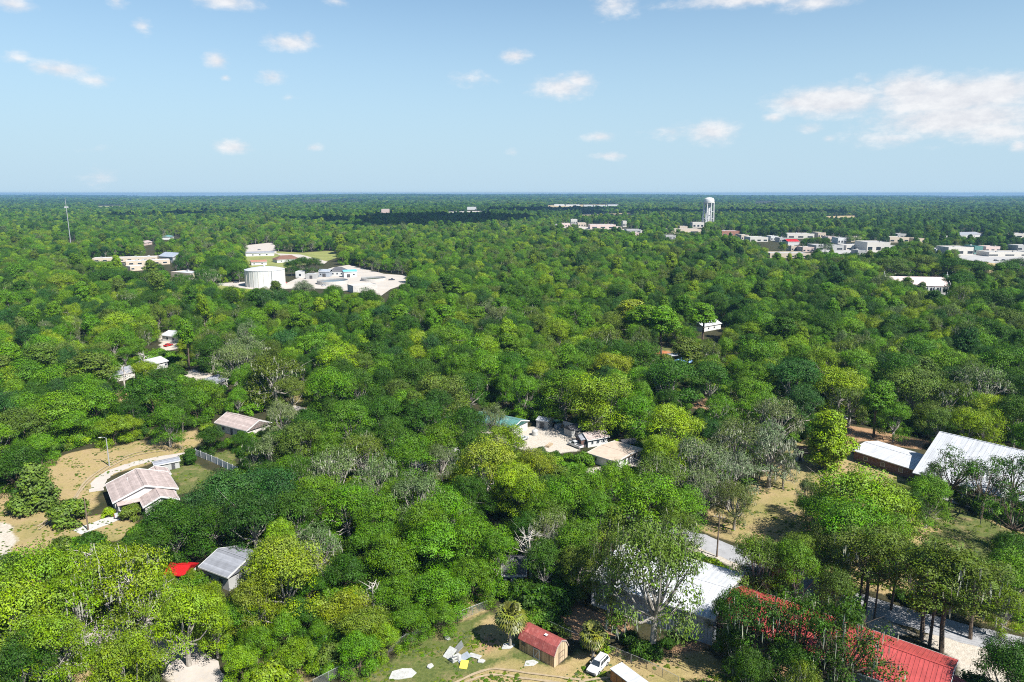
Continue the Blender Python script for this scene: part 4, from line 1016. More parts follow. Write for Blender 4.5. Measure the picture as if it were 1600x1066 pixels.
def chain_fence(label, pts, h, top=True):
    ws = WP(pts); x0, y0 = ws[0]; o = thing('chain_link_fence', label, 'fence', (x0, y0, 0)); mesh = MB(); rail = MB()
    for (ax, ay), (bx, by) in zip(ws[:-1], ws[1:]):
        L = math.hypot(bx-ax, by-ay); ux, uy = (bx-ax)/L, (by-ay)/L; n = max(1, round(L/3))
        for i in range(n+1):
            s = i*L/n; px_, py_ = ax-x0+ux*s, ay-y0+uy*s
            MB().tube([(px_,py_,-.1),(px_,py_,h+.06)], .04, 6).build('post', M['steel'], o)
        rail.tube([(ax-x0,ay-y0,h),(bx-x0,by-y0,h)], .028, 5)
        st = .16; k = int((L+h)/st); wd = .011
        for i in range(k):
            for sg in (1, -1):
                s0 = i*st - h if sg > 0 else i*st; s1 = s0 + sg*h
                za, zb_ = 0.05, h
                lo, hi = min(s0,s1), max(s0,s1)
                if hi < 0 or lo > L: continue
                def at(s): return za + (s-s0)/(s1-s0)*(zb_-za)
                a_, b_ = max(lo,0), min(hi,L)
                q = [(ax-x0+ux*a_, ay-y0+uy*a_, at(a_)-wd), (ax-x0+ux*b_, ay-y0+uy*b_, at(b_)-wd), (ax-x0+ux*b_, ay-y0+uy*b_, at(b_)+wd), (ax-x0+ux*a_, ay-y0+uy*a_, at(a_)+wd)]
                mesh.add(q, [(0,1,2,3)])
    rail.build('top_rail', M['steel'], o); mesh.build('wire_mesh', M['wire'], o)
    return o
chain_fence('galvanised chain link fence along the overgrown left side of the grass lot', [(490,1078),(560,1042),(620,1014),(690,981),(762,952)], 1.8)
chain_fence('chain link fence running right of the lot past the ivy-clad oak trunk', [(834,972),(900,1003),(962,1026),(1010,1046),(1060,1072)], 1.6)
chain_fence('low wire fence along the grassy far side of the road', [(1385,905),(1440,927),(1500,948),(1600,978)], 1.2)
chain_fence('wire fence across the end of the tan field', [(245,685),(290,706)], 1.2)
chain_fence('wire fence behind the bare dirt by the round pine', [(1325,662),(1380,668),(1452,684)], 1.4)
loc, rz, L = place((879,668), (908,677), 0, .12)
o = thing('metal_fence', 'white corrugated metal fence at the back of the sandy clearing', 'fence', loc, rz)
pn = MB()
for i in range(int(L/.3)): pn.box(-L/2+.15+i*.3, .03*(i%2), 1.2, .3, .05, 2.3)
pn.build('panel', M['white'], o)
for i in range(4): MB().box(-L/2+i*L/3, .14, 1.2, .12, .12, 2.4).build('post', M['steel'], o)
KEEP.append([(878,657),(908,668),(908,676),(880,668)])

# ------------------------------------------------------------------ cars
def frustum(mb, x0, x1, y, z0, X0, X1, Y, z1):
    vs = [(x0,-y,z0),(x1,-y,z0),(x1,y,z0),(x0,y,z0),(X0,-Y,z1),(X1,-Y,z1),(X1,Y,z1),(X0,Y,z1)]
    return mb.add(vs, [(3,2,1,0),(4,5,6,7),(0,1,5,4),(1,2,6,5),(2,3,7,6),(3,0,4,7)])
def make_car(name, label, kind, paint, loc, rz, group=None, cat='car', s=1.0):
    """front towards +x"""
    o = thing(name, label, cat, loc, rz, group)
    L, Wd, bz, tz = {'suv':(4.7,1.86,1.05,1.72), 'sedan':(4.6,1.8,.92,1.44), 'pickup':(5.5,1.9,1.08,1.82)}[kind]
    h, wy = L/2, Wd/2
    side = [(-h,.42),(-h+.1,.3),(h-.15,.3),(h,.45),(h-.02,.75),(h-.35,bz-.12),(h-1.25,bz),(-h+.05,bz)]
    if kind == 'sedan': side[-1] = (-h+.05, bz-.04)
    k = len(side); mb = MB()
    vs = [(x, -wy*(.97 if z > .8 else 1), z) for x, z in side] + [(x, wy*(.97 if z > .8 else 1), z) for x, z in side]
    mb.add(vs, [tuple(range(k)), tuple(range(2*k-1,k-1,-1))] + [(i, k+i, k+(i+1)%k, (i+1)%k) for i in range(k)])
    mb.build('body', paint, o, bevel=.07)
    c0, c1, t0, t1 = {'suv':(-h+.12,h-1.25,-h+.45,h-2.0), 'sedan':(-h+.75,h-1.2,-h+1.35,h-2.0), 'pickup':(-h+2.15,h-1.3,-h+2.35,h-2.0)}[kind]
    cb = frustum(MB(), c0, c1, wy*.93, bz-.03, t0, t1, wy*.74, tz); cb.build('cabin', paint, o, bevel=.06)
    # glass set a little proud of the cabin
    def lerp(a, b, t): return tuple(p+(q-p)*t for p, q in zip(a, b))
    B = {(-1,-1):(c0,-wy*.93,bz),(1,-1):(c1,-wy*.93,bz),(1,1):(c1,wy*.93,bz),(-1,1):(c0,wy*.93,bz)}
    T = {(-1,-1):(t0,-wy*.74,tz),(1,-1):(t1,-wy*.74,tz),(1,1):(t1,wy*.74,tz),(-1,1):(t0,wy*.74,tz)}
    def pane(nm, A, Bq, off, s0, s1, z0, z1):
        b0, b1 = lerp(B[A],B[Bq],s0), lerp(B[A],B[Bq],s1); u0, u1 = lerp(T[A],T[Bq],s0), lerp(T[A],T[Bq],s1)
        v = [lerp(b0,u0,z0), lerp(b1,u1,z0), lerp(b1,u1,z1), lerp(b0,u0,z1)]; v = [tuple(np.array(p)+np.array(off)) for p in v]
        v2 = [tuple(np.array(p)-np.array(off)*1.6) for p in v]
        MB().add(v+v2, [(0,1,2,3),(7,6,5,4),(0,4,5,1),(1,5,6,2),(2,6,7,3),(3,7,4,0)]).build(nm, M['glass'], o)
    pane('windscreen', (1,-1), (1,1), (.035,0,.02), .07, .93, .12, .9)
    pane('rear_window', (-1,1), (-1,-1), (-.035,0,.02), .1, .9, .2, .88)
    for sg, A, Bq in ((-1,(-1,-1),(1,-1)), (1,(1,1),(-1,1))):
        seg = [(.06,.32),(.36,.62),(.66,.92)] if kind == 'suv' else [(.06,.46),(.52,.92)]
        for s0, s1 in seg: pane('side_window', A, Bq, (0,sg*.035,.01), s0, s1, .14, .84)
    for x in (-h+.95, h-.95):
        for sg in (-1, 1):
            wv = MB().tube([(x,sg*(wy-.24),.36),(x,sg*(wy+.02),.36)], .36, 16).build('wheel', M['black'], o)
            MB().tube([(x,sg*(wy-.1),.36),(x,sg*(wy+.035),.36)], .2, 12).build('rim', M['steel'], wv)
    for sg in (-1, 1):
        MB().box(h-.06, sg*wy*.72, .74, .14, .36, .18).build('headlight', M['lamp'], o)
        MB().box(-h+.02, sg*wy*.8, .82, .1, .2, .3).build('tail_light', M['carred'], o)
        MB().box(c1-.35, sg*(wy+.08), bz+.08, .14, .2, .14).build('mirror', paint, o)
    MB().box(h-.02, 0, .58, .08, wy*1.0, .2).box(h-.02, 0, .38, .1, wy*1.7, .1).build('grille', M['darkgrey'], o)
    if kind == 'suv':
        MB().box(-.35, -wy*.6, tz+.05, 2.2, .05, .06).box(-.35, wy*.6, tz+.05, 2.2, .05, .06).build('roof_rack', M['darkgrey'], o)
    if kind == 'pickup':
        MB().box(-h+1.05, 0, bz+.015, 1.95, Wd*.8, .05).build('bed_cover', M['darkgrey'], o)
    return o
f0, f1 = np.array(P(924,1056)), np.array(P(945,1033))
c = (f0+f1)/2; make_car('suv', 'white SUV parked on the dry grass beside the red gambrel shed', 'suv', M['carwhite'], (c[0], c[1], 0), math.atan2(f0[1]-f1[1], f0[0]-f1[0]))
KEEP.append([(914,1035),(940,1026),(955,1034),(945,1062),(914,1064)])
f0, f1 = np.array(P(890,694)), np.array(P(909,702)); c = (f0+f1)/2
make_car('pickup_truck', 'white pickup truck parked on the sandy clearing', 'pickup', M['carwhite'], (c[0], c[1], 0), math.atan2(f0[1]-f1[1], f0[0]-f1[0]), cat='truck')
KEEP.append([(886,684),(912,690),(912,704),(886,700)])
x_, y_ = P(263,541); make_car('sedan', 'red car parked in front of the white roof in the left woods', 'sedan', M['carred'], (x_, y_, 0), 1.2)
x_, y_ = P(369,442); make_car('sedan', 'dark car on the pale yard left of the storage tank', 'sedan', M['cardark'], (x_, y_, 0), .1)
x_, y_ = P(444,443); make_car('sedan', 'rust-red car close to the right foot of the storage tank', 'sedan', M['carred'], (x_, y_, 0), .4)
x_, y_ = P(612,438); make_car('pickup_truck', 'dark pickup at the right end of the plant yard', 'pickup', M['cardark'], (x_, y_, 0), .3, cat='truck')
x_, y_ = P(506,447); make_car('sedan', 'silver car in front of the settling basin', 'sedan', M['carsilver'], (x_, y_, 0), 1.0)
x_, y_ = P(478,408); make_car('sedan', 'dark car beside the maroon-roofed far house', 'sedan', M['cardark'], (x_, y_, 0), .6)
x_, y_ = P(405,391); make_car('sedan', 'dark car in the far car park above the tank', 'sedan', M['cardark'], (x_, y_, 0), .6)
for i,(px,py,kk,mt,lab) in enumerate([(1556,408,'suv','cardark','dark SUV on the highway above the dry verge'),(1568,407,'sedan','cardark','dark car following the dark SUV on the highway'),(1585,410,'sedan','carsilver','silver car at the right end of the highway'),
    (1302,397,'sedan','carwhite','white car in front of the long grey-fronted store'),(1330,396,'sedan','cardark','dark car in front of the low white store'),(1216,398,'sedan','cardark','dark car left of the white-roofed workshop')]):
    x_, y_ = P(px, py); make_car('suv' if kk=='suv' else 'sedan', lab, kk, M[mt], (x_, y_, 0), .05 + .7*(i>2))

# ------------------------------------------------------------------ loose things on the lot and in the clearing
r = random.Random(11)
x_, y_ = P(628,1053)
sl = MB(); poly = [(-2.1,-.9),(-.6,-1.3),(1.5,-1.2),(2.3,-.3),(1.6,.9),(.2,1.2),(-1.5,.8)]
sl.prism_z(poly, -.05, .14); tag(sl.build('concrete_slab', M['scrapwhite'], None, (x_, y_, 0), .2, bevel=.03), 'bare white slab lying alone on the grass lot', 'slab')
def item(nm, lab, cat, px, py, mb, mat, rz=0, group=None, bevel=.02):
    x, y = P(px, py); return tag(mb.build(nm, mat, None, (x, y, 0), rz, bevel=bevel), lab, cat, group)
G = 'scrap heap on the grass lot'
def panel(w_, l_, tilt, z=.1):
    mb = MB(); c, s = math.cos(tilt), math.sin(tilt)
    v = [(-l_/2*c,-w_/2,z),(l_/2*c,-w_/2,z+l_*s),(l_/2*c,w_/2,z+l_*s),(-l_/2*c,w_/2,z)]; v2 = [(a-.04*s,b,q-.08) for a,b,q in v]
    return mb.add(v+v2, [(0,1,2,3),(7,6,5,4),(0,4,5,1),(1,5,6,2),(2,6,7,3),(3,7,4,0)])
def fridge():
    mb = MB().box(0,0,.42,1.7,.75,.8); mb.box(-.3,-.39,.42,1.0,.05,.74).box(.55,-.39,.42,.55,.05,.74).box(-.75,-.44,.5,.05,.06,.35); return mb
item('roofing_sheet','tilted white sheet at the left end of the scrap heap','panel',703,1025,panel(1.6,2.0,.5),M['scrapwhite'],.9,G)
item('roofing_sheet','upright white sheet at the top of the scrap heap','panel',717,1018,panel(1.7,1.9,.8),M['scrapwhite'],.3,G)
item('old_appliance','old white appliance lying on its back in the scrap heap','appliance',712,1032,fridge(),M['scrapwhite'],.7,G)
item('roofing_sheet','grey louvred sheet in the middle of the scrap heap','panel',724,1030,panel(1.5,2.2,.25),M['metal_gray'],.5,G)
item('roofing_sheet','pale yellow sheet at the front of the scrap heap','panel',725,1041,panel(1.3,1.5,.35),M['yellow'],1.4,G)
item('roofing_sheet','white board lying flat right of the scrap heap','panel',742,1026,panel(1.0,2.2,.06),M['scrapwhite'],-.5,G)
item('metal_trestle','dark metal trestle propped in the scrap heap','trestle',709,1036,MB().tube([(-.8,0,0),(-.8,0,1.1),(.8,0,1.1),(.8,0,0)],.05,6).tube([(-.8,0,.55),(.8,0,.55)],.04,6).tube([(0,0,0),(0,.5,1.1)],.04,6),M['darkgrey'],.4,G)
for k,(px,py,lab) in enumerate([(752,1034,'small white chunk right of the scrap heap'),(672,1042,'small pale chunk on the green weeds left of the scrap heap'),(699,998,'small white chunk near the left fence above the scrap heap')]):
    mb = MB(); mb.prism_z([(-.6,-.3),(.3,-.5),(.7,.1),(.1,.5),(-.5,.3)],0,.25); item('rubble_chunk',lab,'rubble',px,py,mb,M['scrapwhite'],k*1.1,None,.05)
item('plank','white plank lying outside the left fence below the bushes','plank',644,991,MB().box(0,0,.12,3.2,.35,.12).box(.2,.1,.22,2.9,.2,.08),M['scrapwhite'],.25)
item('rubble_chunk','white rubble patch at the foot of the palm','rubble',793,1010,MB().prism_z([(-1.2,-.5),(.2,-.9),(1.3,-.2),(.8,.6),(-.5,.7)],0,.2),M['scrapwhite'],.3,None,.05)
item('rubble_chunk','white rubble patch in the weeds in front of the gambrel shed','rubble',830,1036,MB().prism_z([(-1.4,-.5),(.2,-.8),(1.2,-.2),(.6,.6),(-.7,.7)],0,.08),M['scrapwhite'],.3,None,.03)
def heap(rad, hh, seed):
    rr = random.Random(seed); mb = MB(); n, m = 18, 5; vs = [(0,0,hh)]; fs = []
    for j in range(1,m+1):
        for i in range(n):
            t = 2*math.pi*i/n; q = rad*j/m*(1+.15*math.sin(3*t+seed)+rr.uniform(-.08,.08)); vs.append((q*math.cos(t)*1.3, q*math.sin(t)*.8, max(-.05,hh*(1-(j/m)**1.5)*(1+rr.uniform(-.3,.25))) if j<m else -.05))
    for i in range(n): fs.append((0,1+i,1+(i+1)%n))
    for j in range(m-1):
        for i in range(n): fs.append((1+j*n+i,1+(j+1)*n+i,1+(j+1)*n+(i+1)%n,1+j*n+(i+1)%n))
    return mb.add(vs,fs)
item('tarp_heap','light blue tarp draped over a heap right of the canopy','tarp',1011,713,heap(2.2,1.9,2),M['bluetarp'],.4,None,0)
item('tarp','teal tarp stretched over a low frame at the left of the sandy clearing','tarp',862,664,MB().box(0,0,1.6,5.0,2.4,.08).tube([(-2.3,-1,0),(-2.3,-1,1.56)],.05,5).tube([(2.3,-1,0),(2.3,-1,1.56)],.05,5).tube([(2.3,1,0),(2.3,1,1.56)],.05,5).tube([(-2.3,1,0),(-2.3,1,1.56)],.05,5),M['teal'],-.5,None,.02)
KEEP.append([(855,652),(870,656),(869,663),(856,658)])
item('brush_pile','brown brush pile on the small yellow lawn among tall trees','brush pile',1036,552,heap(3.2,1.2,4),M['rust'],.2,None,0)
item('blue_tarp','blue tarp over a boat-shaped heap right of the small yellow lawn','tarp',1074,564,heap(4.5,2.2,6),M['bluetarp'],.1,None,0)
item('canopy','pale blue canopy top left of the blue tarp','canopy',1056,562,MB().box(0,0,2.4,7,5,.15).box(-3.3,-2.3,1.15,.12,.12,2.4).box(3.3,-2.3,1.15,.12,.12,2.4).box(3.3,2.3,1.15,.12,.12,2.4).box(-3.3,2.3,1.15,.12,.12,2.4),M['metal_white'],.2)
KEEP.append([(1046,553),(1085,552),(1084,568),(1048,566)])
x_, y_ = P(58,1062); item('camper_trailer','white camper trailer half hidden under the big lime oak at the lower left','trailer',70,1066,MB().box(0,0,1.6,6,2.3,2.2).box(0,0,2.78,5.6,2.0,.16).box(-1.5,-1.2,1.8,1.2,.1,.7).box(1.5,-1.2,1.4,.8,.1,1.6).tube([(-.6,-1.2,.35),(-.6,1.2,.35)],.35,12).tube([(.4,-1.2,.35),(.4,1.2,.35)],.35,12),M['scrapwhite'],.4,None,.06)

house('shed', 'small dark-roofed metal shed behind the white pickup at the clearing edge', 'shed', (893,684), (908,680), 0, 3.6, 2.4, .9, 'shingle_dark', 'grey_wall', drs=[('f',0,1.2,1.9)], trim=None, over=.2, keep=[(892,672),(910,670),(910,680),(894,684)])
def stack(n, w_, l_, h_):
    mb = MB()
    for k in range(n): mb.box(0, .03*(k%2), .12+k*h_, l_-.1*(k%3), w_, h_*.86)
    return mb
item('lumber_stack','weathered lumber stacked at the back of the sandy clearing','lumber',884,667,stack(5,1.4,4.2,.22),M['wood'],.4)
item('lumber_stack','pale board stack near the front of the sandy clearing','lumber',858,697,stack(3,1.2,3.2,.2),M['woodend'],1.1)
item('water_tank','squat white plastic water tank on the sandy clearing','tank',836,680,MB().cone_ring([(1.0,0),(1.05,.1),(1.05,1.5),(.8,1.8),(.3,1.95),(.3,2.1)],20),M['scrapwhite'],0,None,0)
item('storage_crate','blue-grey lidded storage crate beside the lumber at the back','crate',872,669,MB().box(0,0,.6,2.2,1.4,1.1).box(0,0,1.2,2.35,1.55,.14).box(-.9,-.73,.5,.1,.06,.9).box(.9,-.73,.5,.1,.06,.9),M['metal_gray'],.7)
x_, y_ = P(816,688); make_car('sedan', 'silver car parked at the left of the sandy clearing', 'sedan', M['carsilver'], (x_, y_, 0), .9)
x_, y_ = P(988,714); make_car('sedan', 'dark car parked right of the tan-roofed house', 'sedan', M['cardark'], (x_, y_, 0), 2.0)
x_, y_ = P(196,806); make_car('sedan', 'silver car on the front drive of the cream gabled house', 'sedan', M['carsilver'], (x_, y_, 0), .6)
house('shed', 'long pale lean-to roof along the back of the sandy clearing', 'shed', (838,668), (856,671), 0, 4.0, 2.5, .6, 'metal_white', 'grey_wall', trim=None, over=.2, drs=[('f',0,1.6,2.0)])
# ------------------------------------------------------------------ trees
def quads_mesh(name, cen, nor, size, tv, mat, asp=.62, rng=None, extra=None):
    """one pointed leaf-spray face per centre"""
    n = len(cen); a = rng.normal(size=(n,3)); u = np.cross(nor, a); u /= np.linalg.norm(u,axis=1,keepdims=True)+1e-9
    v = np.cross(nor, u); s = size[:,None]
    k = rng.uniform(-.35,.35,(n,1))
    p = np.stack([cen-u*s*.5, cen+v*s*asp*.5+u*s*k*.5, cen+u*s*.5-nor*s*.12, cen-v*s*asp*.5+u*s*k*.4], 1).reshape(-1,3)
    col = np.repeat(np.concatenate([tv, np.ones((n,1))],1), 4, 0)
    fc = np.arange(4*n).reshape(n,4)
    if extra: pass
    me = bpy.data.meshes.new(name)
    me.vertices.add(4*n); me.vertices.foreach_set('co', p.ravel())
    me.loops.add(4*n); me.loops.foreach_set('vertex_index', fc.ravel().astype(np.int32))
    me.polygons.add(n); me.polygons.foreach_set('loop_start', np.arange(0,4*n,4,dtype=np.int32)); me.update()
    at = me.attributes.new('tv','FLOAT_COLOR','POINT'); at.data.foreach_set('color', col.ravel().astype(np.float32))
    me.materials.append(mat); return me
def sphere_pts(n, rng, zmin=-1.0):
    i = np.arange(n)+.5; z = 1-(1-zmin)*i/n; t = math.pi*(1+5**.5)*i + rng.uniform(0,6.28)
    r = np.sqrt(np.maximum(0,1-z*z)); return np.stack([r*np.cos(t), r*np.sin(t), z],1)
def crown(name, seed, R=7., H=12., hb=3.2, nl=26, lr=(.20,.31), tufts=26, leaves=18, leaf=.46, tuft_r=.62, shape='dome', droop=0.0, open_=0.0, mat=None):
    rng = np.random.default_rng(seed); L = []
    if shape == 'dome':
        for i in range(nl):
            q = (i+.5)/nl; rr = R*.80*math.sqrt(q)*rng.uniform(.85,1.1); t = i*2.39996+rng.uniform(-.5,.5)
            top = hb+(H-hb)*math.sqrt(max(0,1-(rr/(R*1.02))**2)); rad = R*rng.uniform(*lr)*(1-.25*q)
            z = top*rng.uniform(.86,1.04)-rad*.75
            if q > .75 and rng.random() < .5: z = hb+rng.uniform(.2,.35)*(H-hb)
            L.append((rr*math.cos(t), rr*math.sin(t), max(hb*.8,z), rad))
        for i in range(nl//4):
            t = i*2.39996*1.7+rng.uniform(-.4,.4); rr = R*rng.uniform(.55,.85); L.append((rr*math.cos(t), rr*math.sin(t), hb+rng.uniform(0,.18)*(H-hb), R*rng.uniform(.16,.24)))
    elif shape == 'cone':
        for i in range(nl):
            q = (i+.5)/nl; z = hb+(H-hb)*q*.94; rr = R*(1-q)**.75*rng.uniform(.5,.78); t = i*2.39996; L.append((rr*math.cos(t), rr*math.sin(t), z, R*(.34-.18*q)))
    elif shape == 'pine':
        for i in range(nl):
            q = (i+.5)/nl; z = hb+(H-hb)*q*.92; rr = R*math.sin(math.pi*(.2+.75*q))**.8*rng.uniform(.3,.85); t = i*2.39996; L.append((rr*math.cos(t), rr*math.sin(t), z, R*rng.uniform(.26,.38)))
    elif shape == 'column':
        for i in range(nl):
            q = (i+.5)/nl; z = hb+(H-hb)*q*.95; rr = R*math.sin(math.pi*(.12+.8*q))**.7*rng.uniform(.3,.8); t = i*2.39996; L.append((rr*math.cos(t), rr*math.sin(t), z, R*rng.uniform(.3,.42)))
    L = np.array(L); ax_ = rng.uniform(0,3.14); st_ = rng.uniform(.80,1.0)
    ca_, sa_ = math.cos(ax_), math.sin(ax_); X_, Y_ = L[:,0]*ca_+L[:,1]*sa_, (-L[:,0]*sa_+L[:,1]*ca_)*st_
    L[:,0], L[:,1] = X_*ca_-Y_*sa_, X_*sa_+Y_*ca_
    L[:,:3] += rng.normal(scale=R*.07,size=(len(L),3)); L[:,3] *= rng.uniform(.75,1.28,len(L)); L[:,2] = np.maximum(L[:,2], .25)
    cs, ns, sz, tvs = [], [], [], []
    for (x,y,z,rad) in L:
        if open_ and rng.random() < open_*.35: continue
        nt_ = max(6,int(tufts*(rad/(R*.25))**1.6)); d = sphere_pts(nt_, rng, -.55); d += rng.normal(scale=.16,size=d.shape); d /= np.linalg.norm(d,axis=1,keepdims=True)
        tc_ = np.array((x,y,z)) + d*np.array((1,1,.78))*rad*rng.uniform(.82,1.12,(nt_,1))
        tc_[:,2] -= droop*np.maximum(0,.3-d[:,2])
        keep = rng.random(nt_) > open_*.45; tc_, d = tc_[keep], d[keep]; nt_ = len(tc_)
        if nt_ == 0: continue
        lobe_tv = rng.uniform(.3,.7)
        tr = tuft_r*rng.uniform(.7,1.3,nt_); tcol = rng.random((nt_,3))
        e = rng.normal(size=(nt_,leaves,3))*np.array((1,1,.5)); e /= np.maximum(1.,np.linalg.norm(e,axis=2,keepdims=True)*.75)
        pos = tc_[:,None]+e*tr[:,None,None]*.8
        nrm = d[:,None]*.8 + e*.9 + np.array((0,0,.5)) + rng.normal(scale=.42,size=e.shape)
        nrm /= np.linalg.norm(nrm,axis=2,keepdims=True)
        cs.append(pos.reshape(-1,3)); ns.append(nrm.reshape(-1,3)); sz.append(leaf*rng.uniform(.6,1.35,nt_*leaves))
        tv = np.repeat(tcol*.62+.2*lobe_tv+.09,leaves,0)+rng.normal(scale=.06,size=(nt_*leaves,3)); tvs.append(np.clip(tv,0,1))
    me = quads_mesh(name, np.concatenate(cs), np.concatenate(ns), np.concatenate(sz), np.concatenate(tvs), mat or M['leaf'], rng=rng)
    return me, L
def trunk_mesh(name, seed, L, R, H, fork, rad, nlimb, mat, lean=.4, twigs=1):
    rng = np.random.default_rng(seed+77); mb = MB(); f = np.array((rng.uniform(-lean,lean), rng.uniform(-lean,lean), fork))
    mb.tube([(0,0,-.4),(0,0,.05),f*.5+rng.normal(scale=.08,size=3),f], [rad*1.5,rad*1.2,rad,rad*.85], 8)
    sel = rng.permutation(len(L))[:nlimb]
    for j in sel:
        e = L[j,:3]+np.array((0,0,-.1*L[j,3])); m1 = f*.55+e*.45+np.array((0,0,-.08*np.linalg.norm(e-f)))+rng.normal(scale=.35,size=3); m2 = f*.2+e*.8+rng.normal(scale=.3,size=3)
        r0 = rad*rng.uniform(.32,.5); mb.tube([f-np.array((0,0,.2)),f*.8+m1*.2,m1,m2,e], [r0*1.2,r0,r0*.75,r0*.45,r0*.2], 6)
        for _ in range(twigs):
            g = e+rng.normal(size=3)*L[j,3]*np.array((.9,.9,.6)); mb.tube([m2,(m2+g)/2+rng.normal(scale=.2,size=3),g],[r0*.35,r0*.22,r0*.08],4)
    return mb.mesh(name, mat)
def moss_mesh(name, seed, L, R, n=260, length=(.8,2.2), width=.2):
    """grey beards hanging from the limbs: thin tapering double strands"""
    rng = np.random.default_rng(seed+5); mb = MB()
    for _ in range(n):
        x,y,z,rad = L[rng.integers(len(L))]; d = rng.normal(size=3); d[2] = abs(d[2])*.5-.35; d /= np.linalg.norm(d)
        p = np.array((x,y,z))+d*rad*np.array((1,1,.75))*rng.uniform(.9,1.12); ln = rng.uniform(*length); t = rng.uniform(0,3.14)
        for k in range(2):
            c,s = math.cos(t+k*1.5), math.sin(t+k*1.5); w_ = width*rng.uniform(.5,1.2); sw = rng.normal(scale=.12,size=2)
            q = [(p[0]-c*w_*.6,p[1]-s*w_*.6,p[2]),(p[0]+c*w_*.6,p[1]+s*w_*.6,p[2]),(p[0]+c*w_+sw[0]*.5,p[1]+s*w_+sw[1]*.5,p[2]-ln*.5),(p[0]-c*w_*.9+sw[0]*.5,p[1]-s*w_*.9,p[2]-ln*.55),(p[0]+sw[0],p[1]+sw[1],p[2]-ln)]
            mb.add(q,[(0,1,2,3),(3,2,4)])
    return mb.mesh(name, M['moss'])
VAR = {}   # kind -> list of (crown mesh, trunk mesh, moss mesh or None, R, H)
def add_var(kind, seed, R=7., H=12., fork=3.6, rad=.42, nlimb=9, bark='bark', moss=0, twigs=1, mw=.2, ml=(.8,2.2), **kw):
    me, L = crown('crown', seed, R=R, H=H, **kw)
    tm = trunk_mesh('trunk', seed, L, R, H, fork, rad, nlimb, M[bark], twigs=twigs)
    mm = moss_mesh('spanish_moss', seed, L, R, moss, ml, mw) if moss else None
    VAR.setdefault(kind, []).append((me, tm, mm, R, H))
for s in range(6): add_var('oak', 100+s, H=12.5+.5*s, hb=2.6, nl=20+2*s, tufts=17, leaves=44, leaf=.285, tuft_r=.92, lr=(.19,.36), open_=.12, nlimb=14)
for s in range(3): add_var('bushy', 120+s, R=6., H=9.5+.5*s, hb=.3, fork=2.2, rad=.28, nlimb=10, nl=30, tufts=17, leaves=40, leaf=.275, tuft_r=.85, lr=(.2,.34), open_=.1, bark='barkdark')
for s in range(3): add_var('tall', 125+s, R=6., H=17., hb=8.2, fork=8.0, rad=.27, nlimb=14, nl=22, tufts=15, leaves=38, leaf=.275, tuft_r=.85, lr=(.2,.33), open_=.3, bark='barkdark', twigs=2, moss=60, mw=.1)
for s in range(3): add_var('lime', 130+s, H=12, nl=28, tufts=15, leaves=38, leaf=.29, tuft_r=.9, open_=.42, lr=(.17,.26), nlimb=26, twigs=3, moss=60, mw=.12, bark='deadwood', rad=.5)
for s in range(4): add_var('mossy', 160+s, H=12.5, nl=28, tufts=16, leaves=36, leaf=.265, tuft_r=.8, open_=.3, lr=(.18,.31), nlimb=20, twigs=2, moss=220, mw=.085, ml=(.4,1.3))
for s in range(3): add_var('draped', 170+s, H=12.5, nl=26, tufts=14, leaves=32, leaf=.265, tuft_r=.75, open_=.42, lr=(.18,.3), nlimb=26, twigs=3, moss=400, mw=.085, ml=(.4,1.2))
for s in range(2): add_var('open', 190+s, H=12.5, hb=4.5, nl=22, tufts=15, leaves=30, leaf=.30, tuft_r=.8, open_=.5, lr=(.17,.25), nlimb=22, twigs=3, rad=.34, fork=4.4, bark='barkdark', moss=50, mw=.1)
for s in range(2): add_var('pine', 210+s, R=4.2, H=17., hb=9.5, fork=15., rad=.26, nlimb=12, nl=20, tufts=20, leaves=16, leaf=.42, tuft_r=.6, shape='pine', bark='barkdark')
add_var('magnolia', 230, R=4., H=9., hb=.6, fork=6., rad=.22, nlimb=8, nl=34, tufts=20, leaves=14, leaf=.5, tuft_r=.55, shape='cone', bark='barkdark')
add_var('column', 240, R=3.6, H=11., hb=.8, fork=6., rad=.22, nlimb=10, nl=30, tufts=18, leaves=18, leaf=.36, tuft_r=.55, shape='column', bark='barkdark')
for s in range(3): add_var('shrub', 250+s, R=2.2, H=2.6, hb=.2, fork=.5, rad=.07, nlimb=7, nl=14, tufts=16, leaves=14, leaf=.3, tuft_r=.34, lr=(.28,.42), bark='barkdark')

TINTS = {'D':(.037,.092,.007),'B':(.032,.086,.015),'G':(.084,.182,.009),'L':(.158,.252,.012),'Y':(.150,.205,.017),'O':(.088,.138,.018),'M':(.104,.150,.044),'W':(.130,.165,.068)}
CNAME = {'D':'dark green','B':'deep blue-green','G':'mid green','L':'bright lime','Y':'yellow-green','O':'olive','M':'grey-green','W':'pale grey'}
KINDN = {'oak':('oak_tree','oak'),'lime':('spreading_oak_tree','spreading silver-limbed oak'),'bushy':('bushy_tree','bushy low tree'),'tall':('oak_tree','tall bare-trunked oak'),'draped':('mossy_oak_tree','heavily draped mossy oak'),'mossy':('mossy_oak_tree','moss-hung oak'),'open':('thin_oak_tree','thin-leaved oak'),
 'pine':('pine_tree','pine'),'magnolia':('magnolia_tree','magnolia'),'column':('cypress_tree','upright feathery tree'),'shrub':('shrub','shrub')}
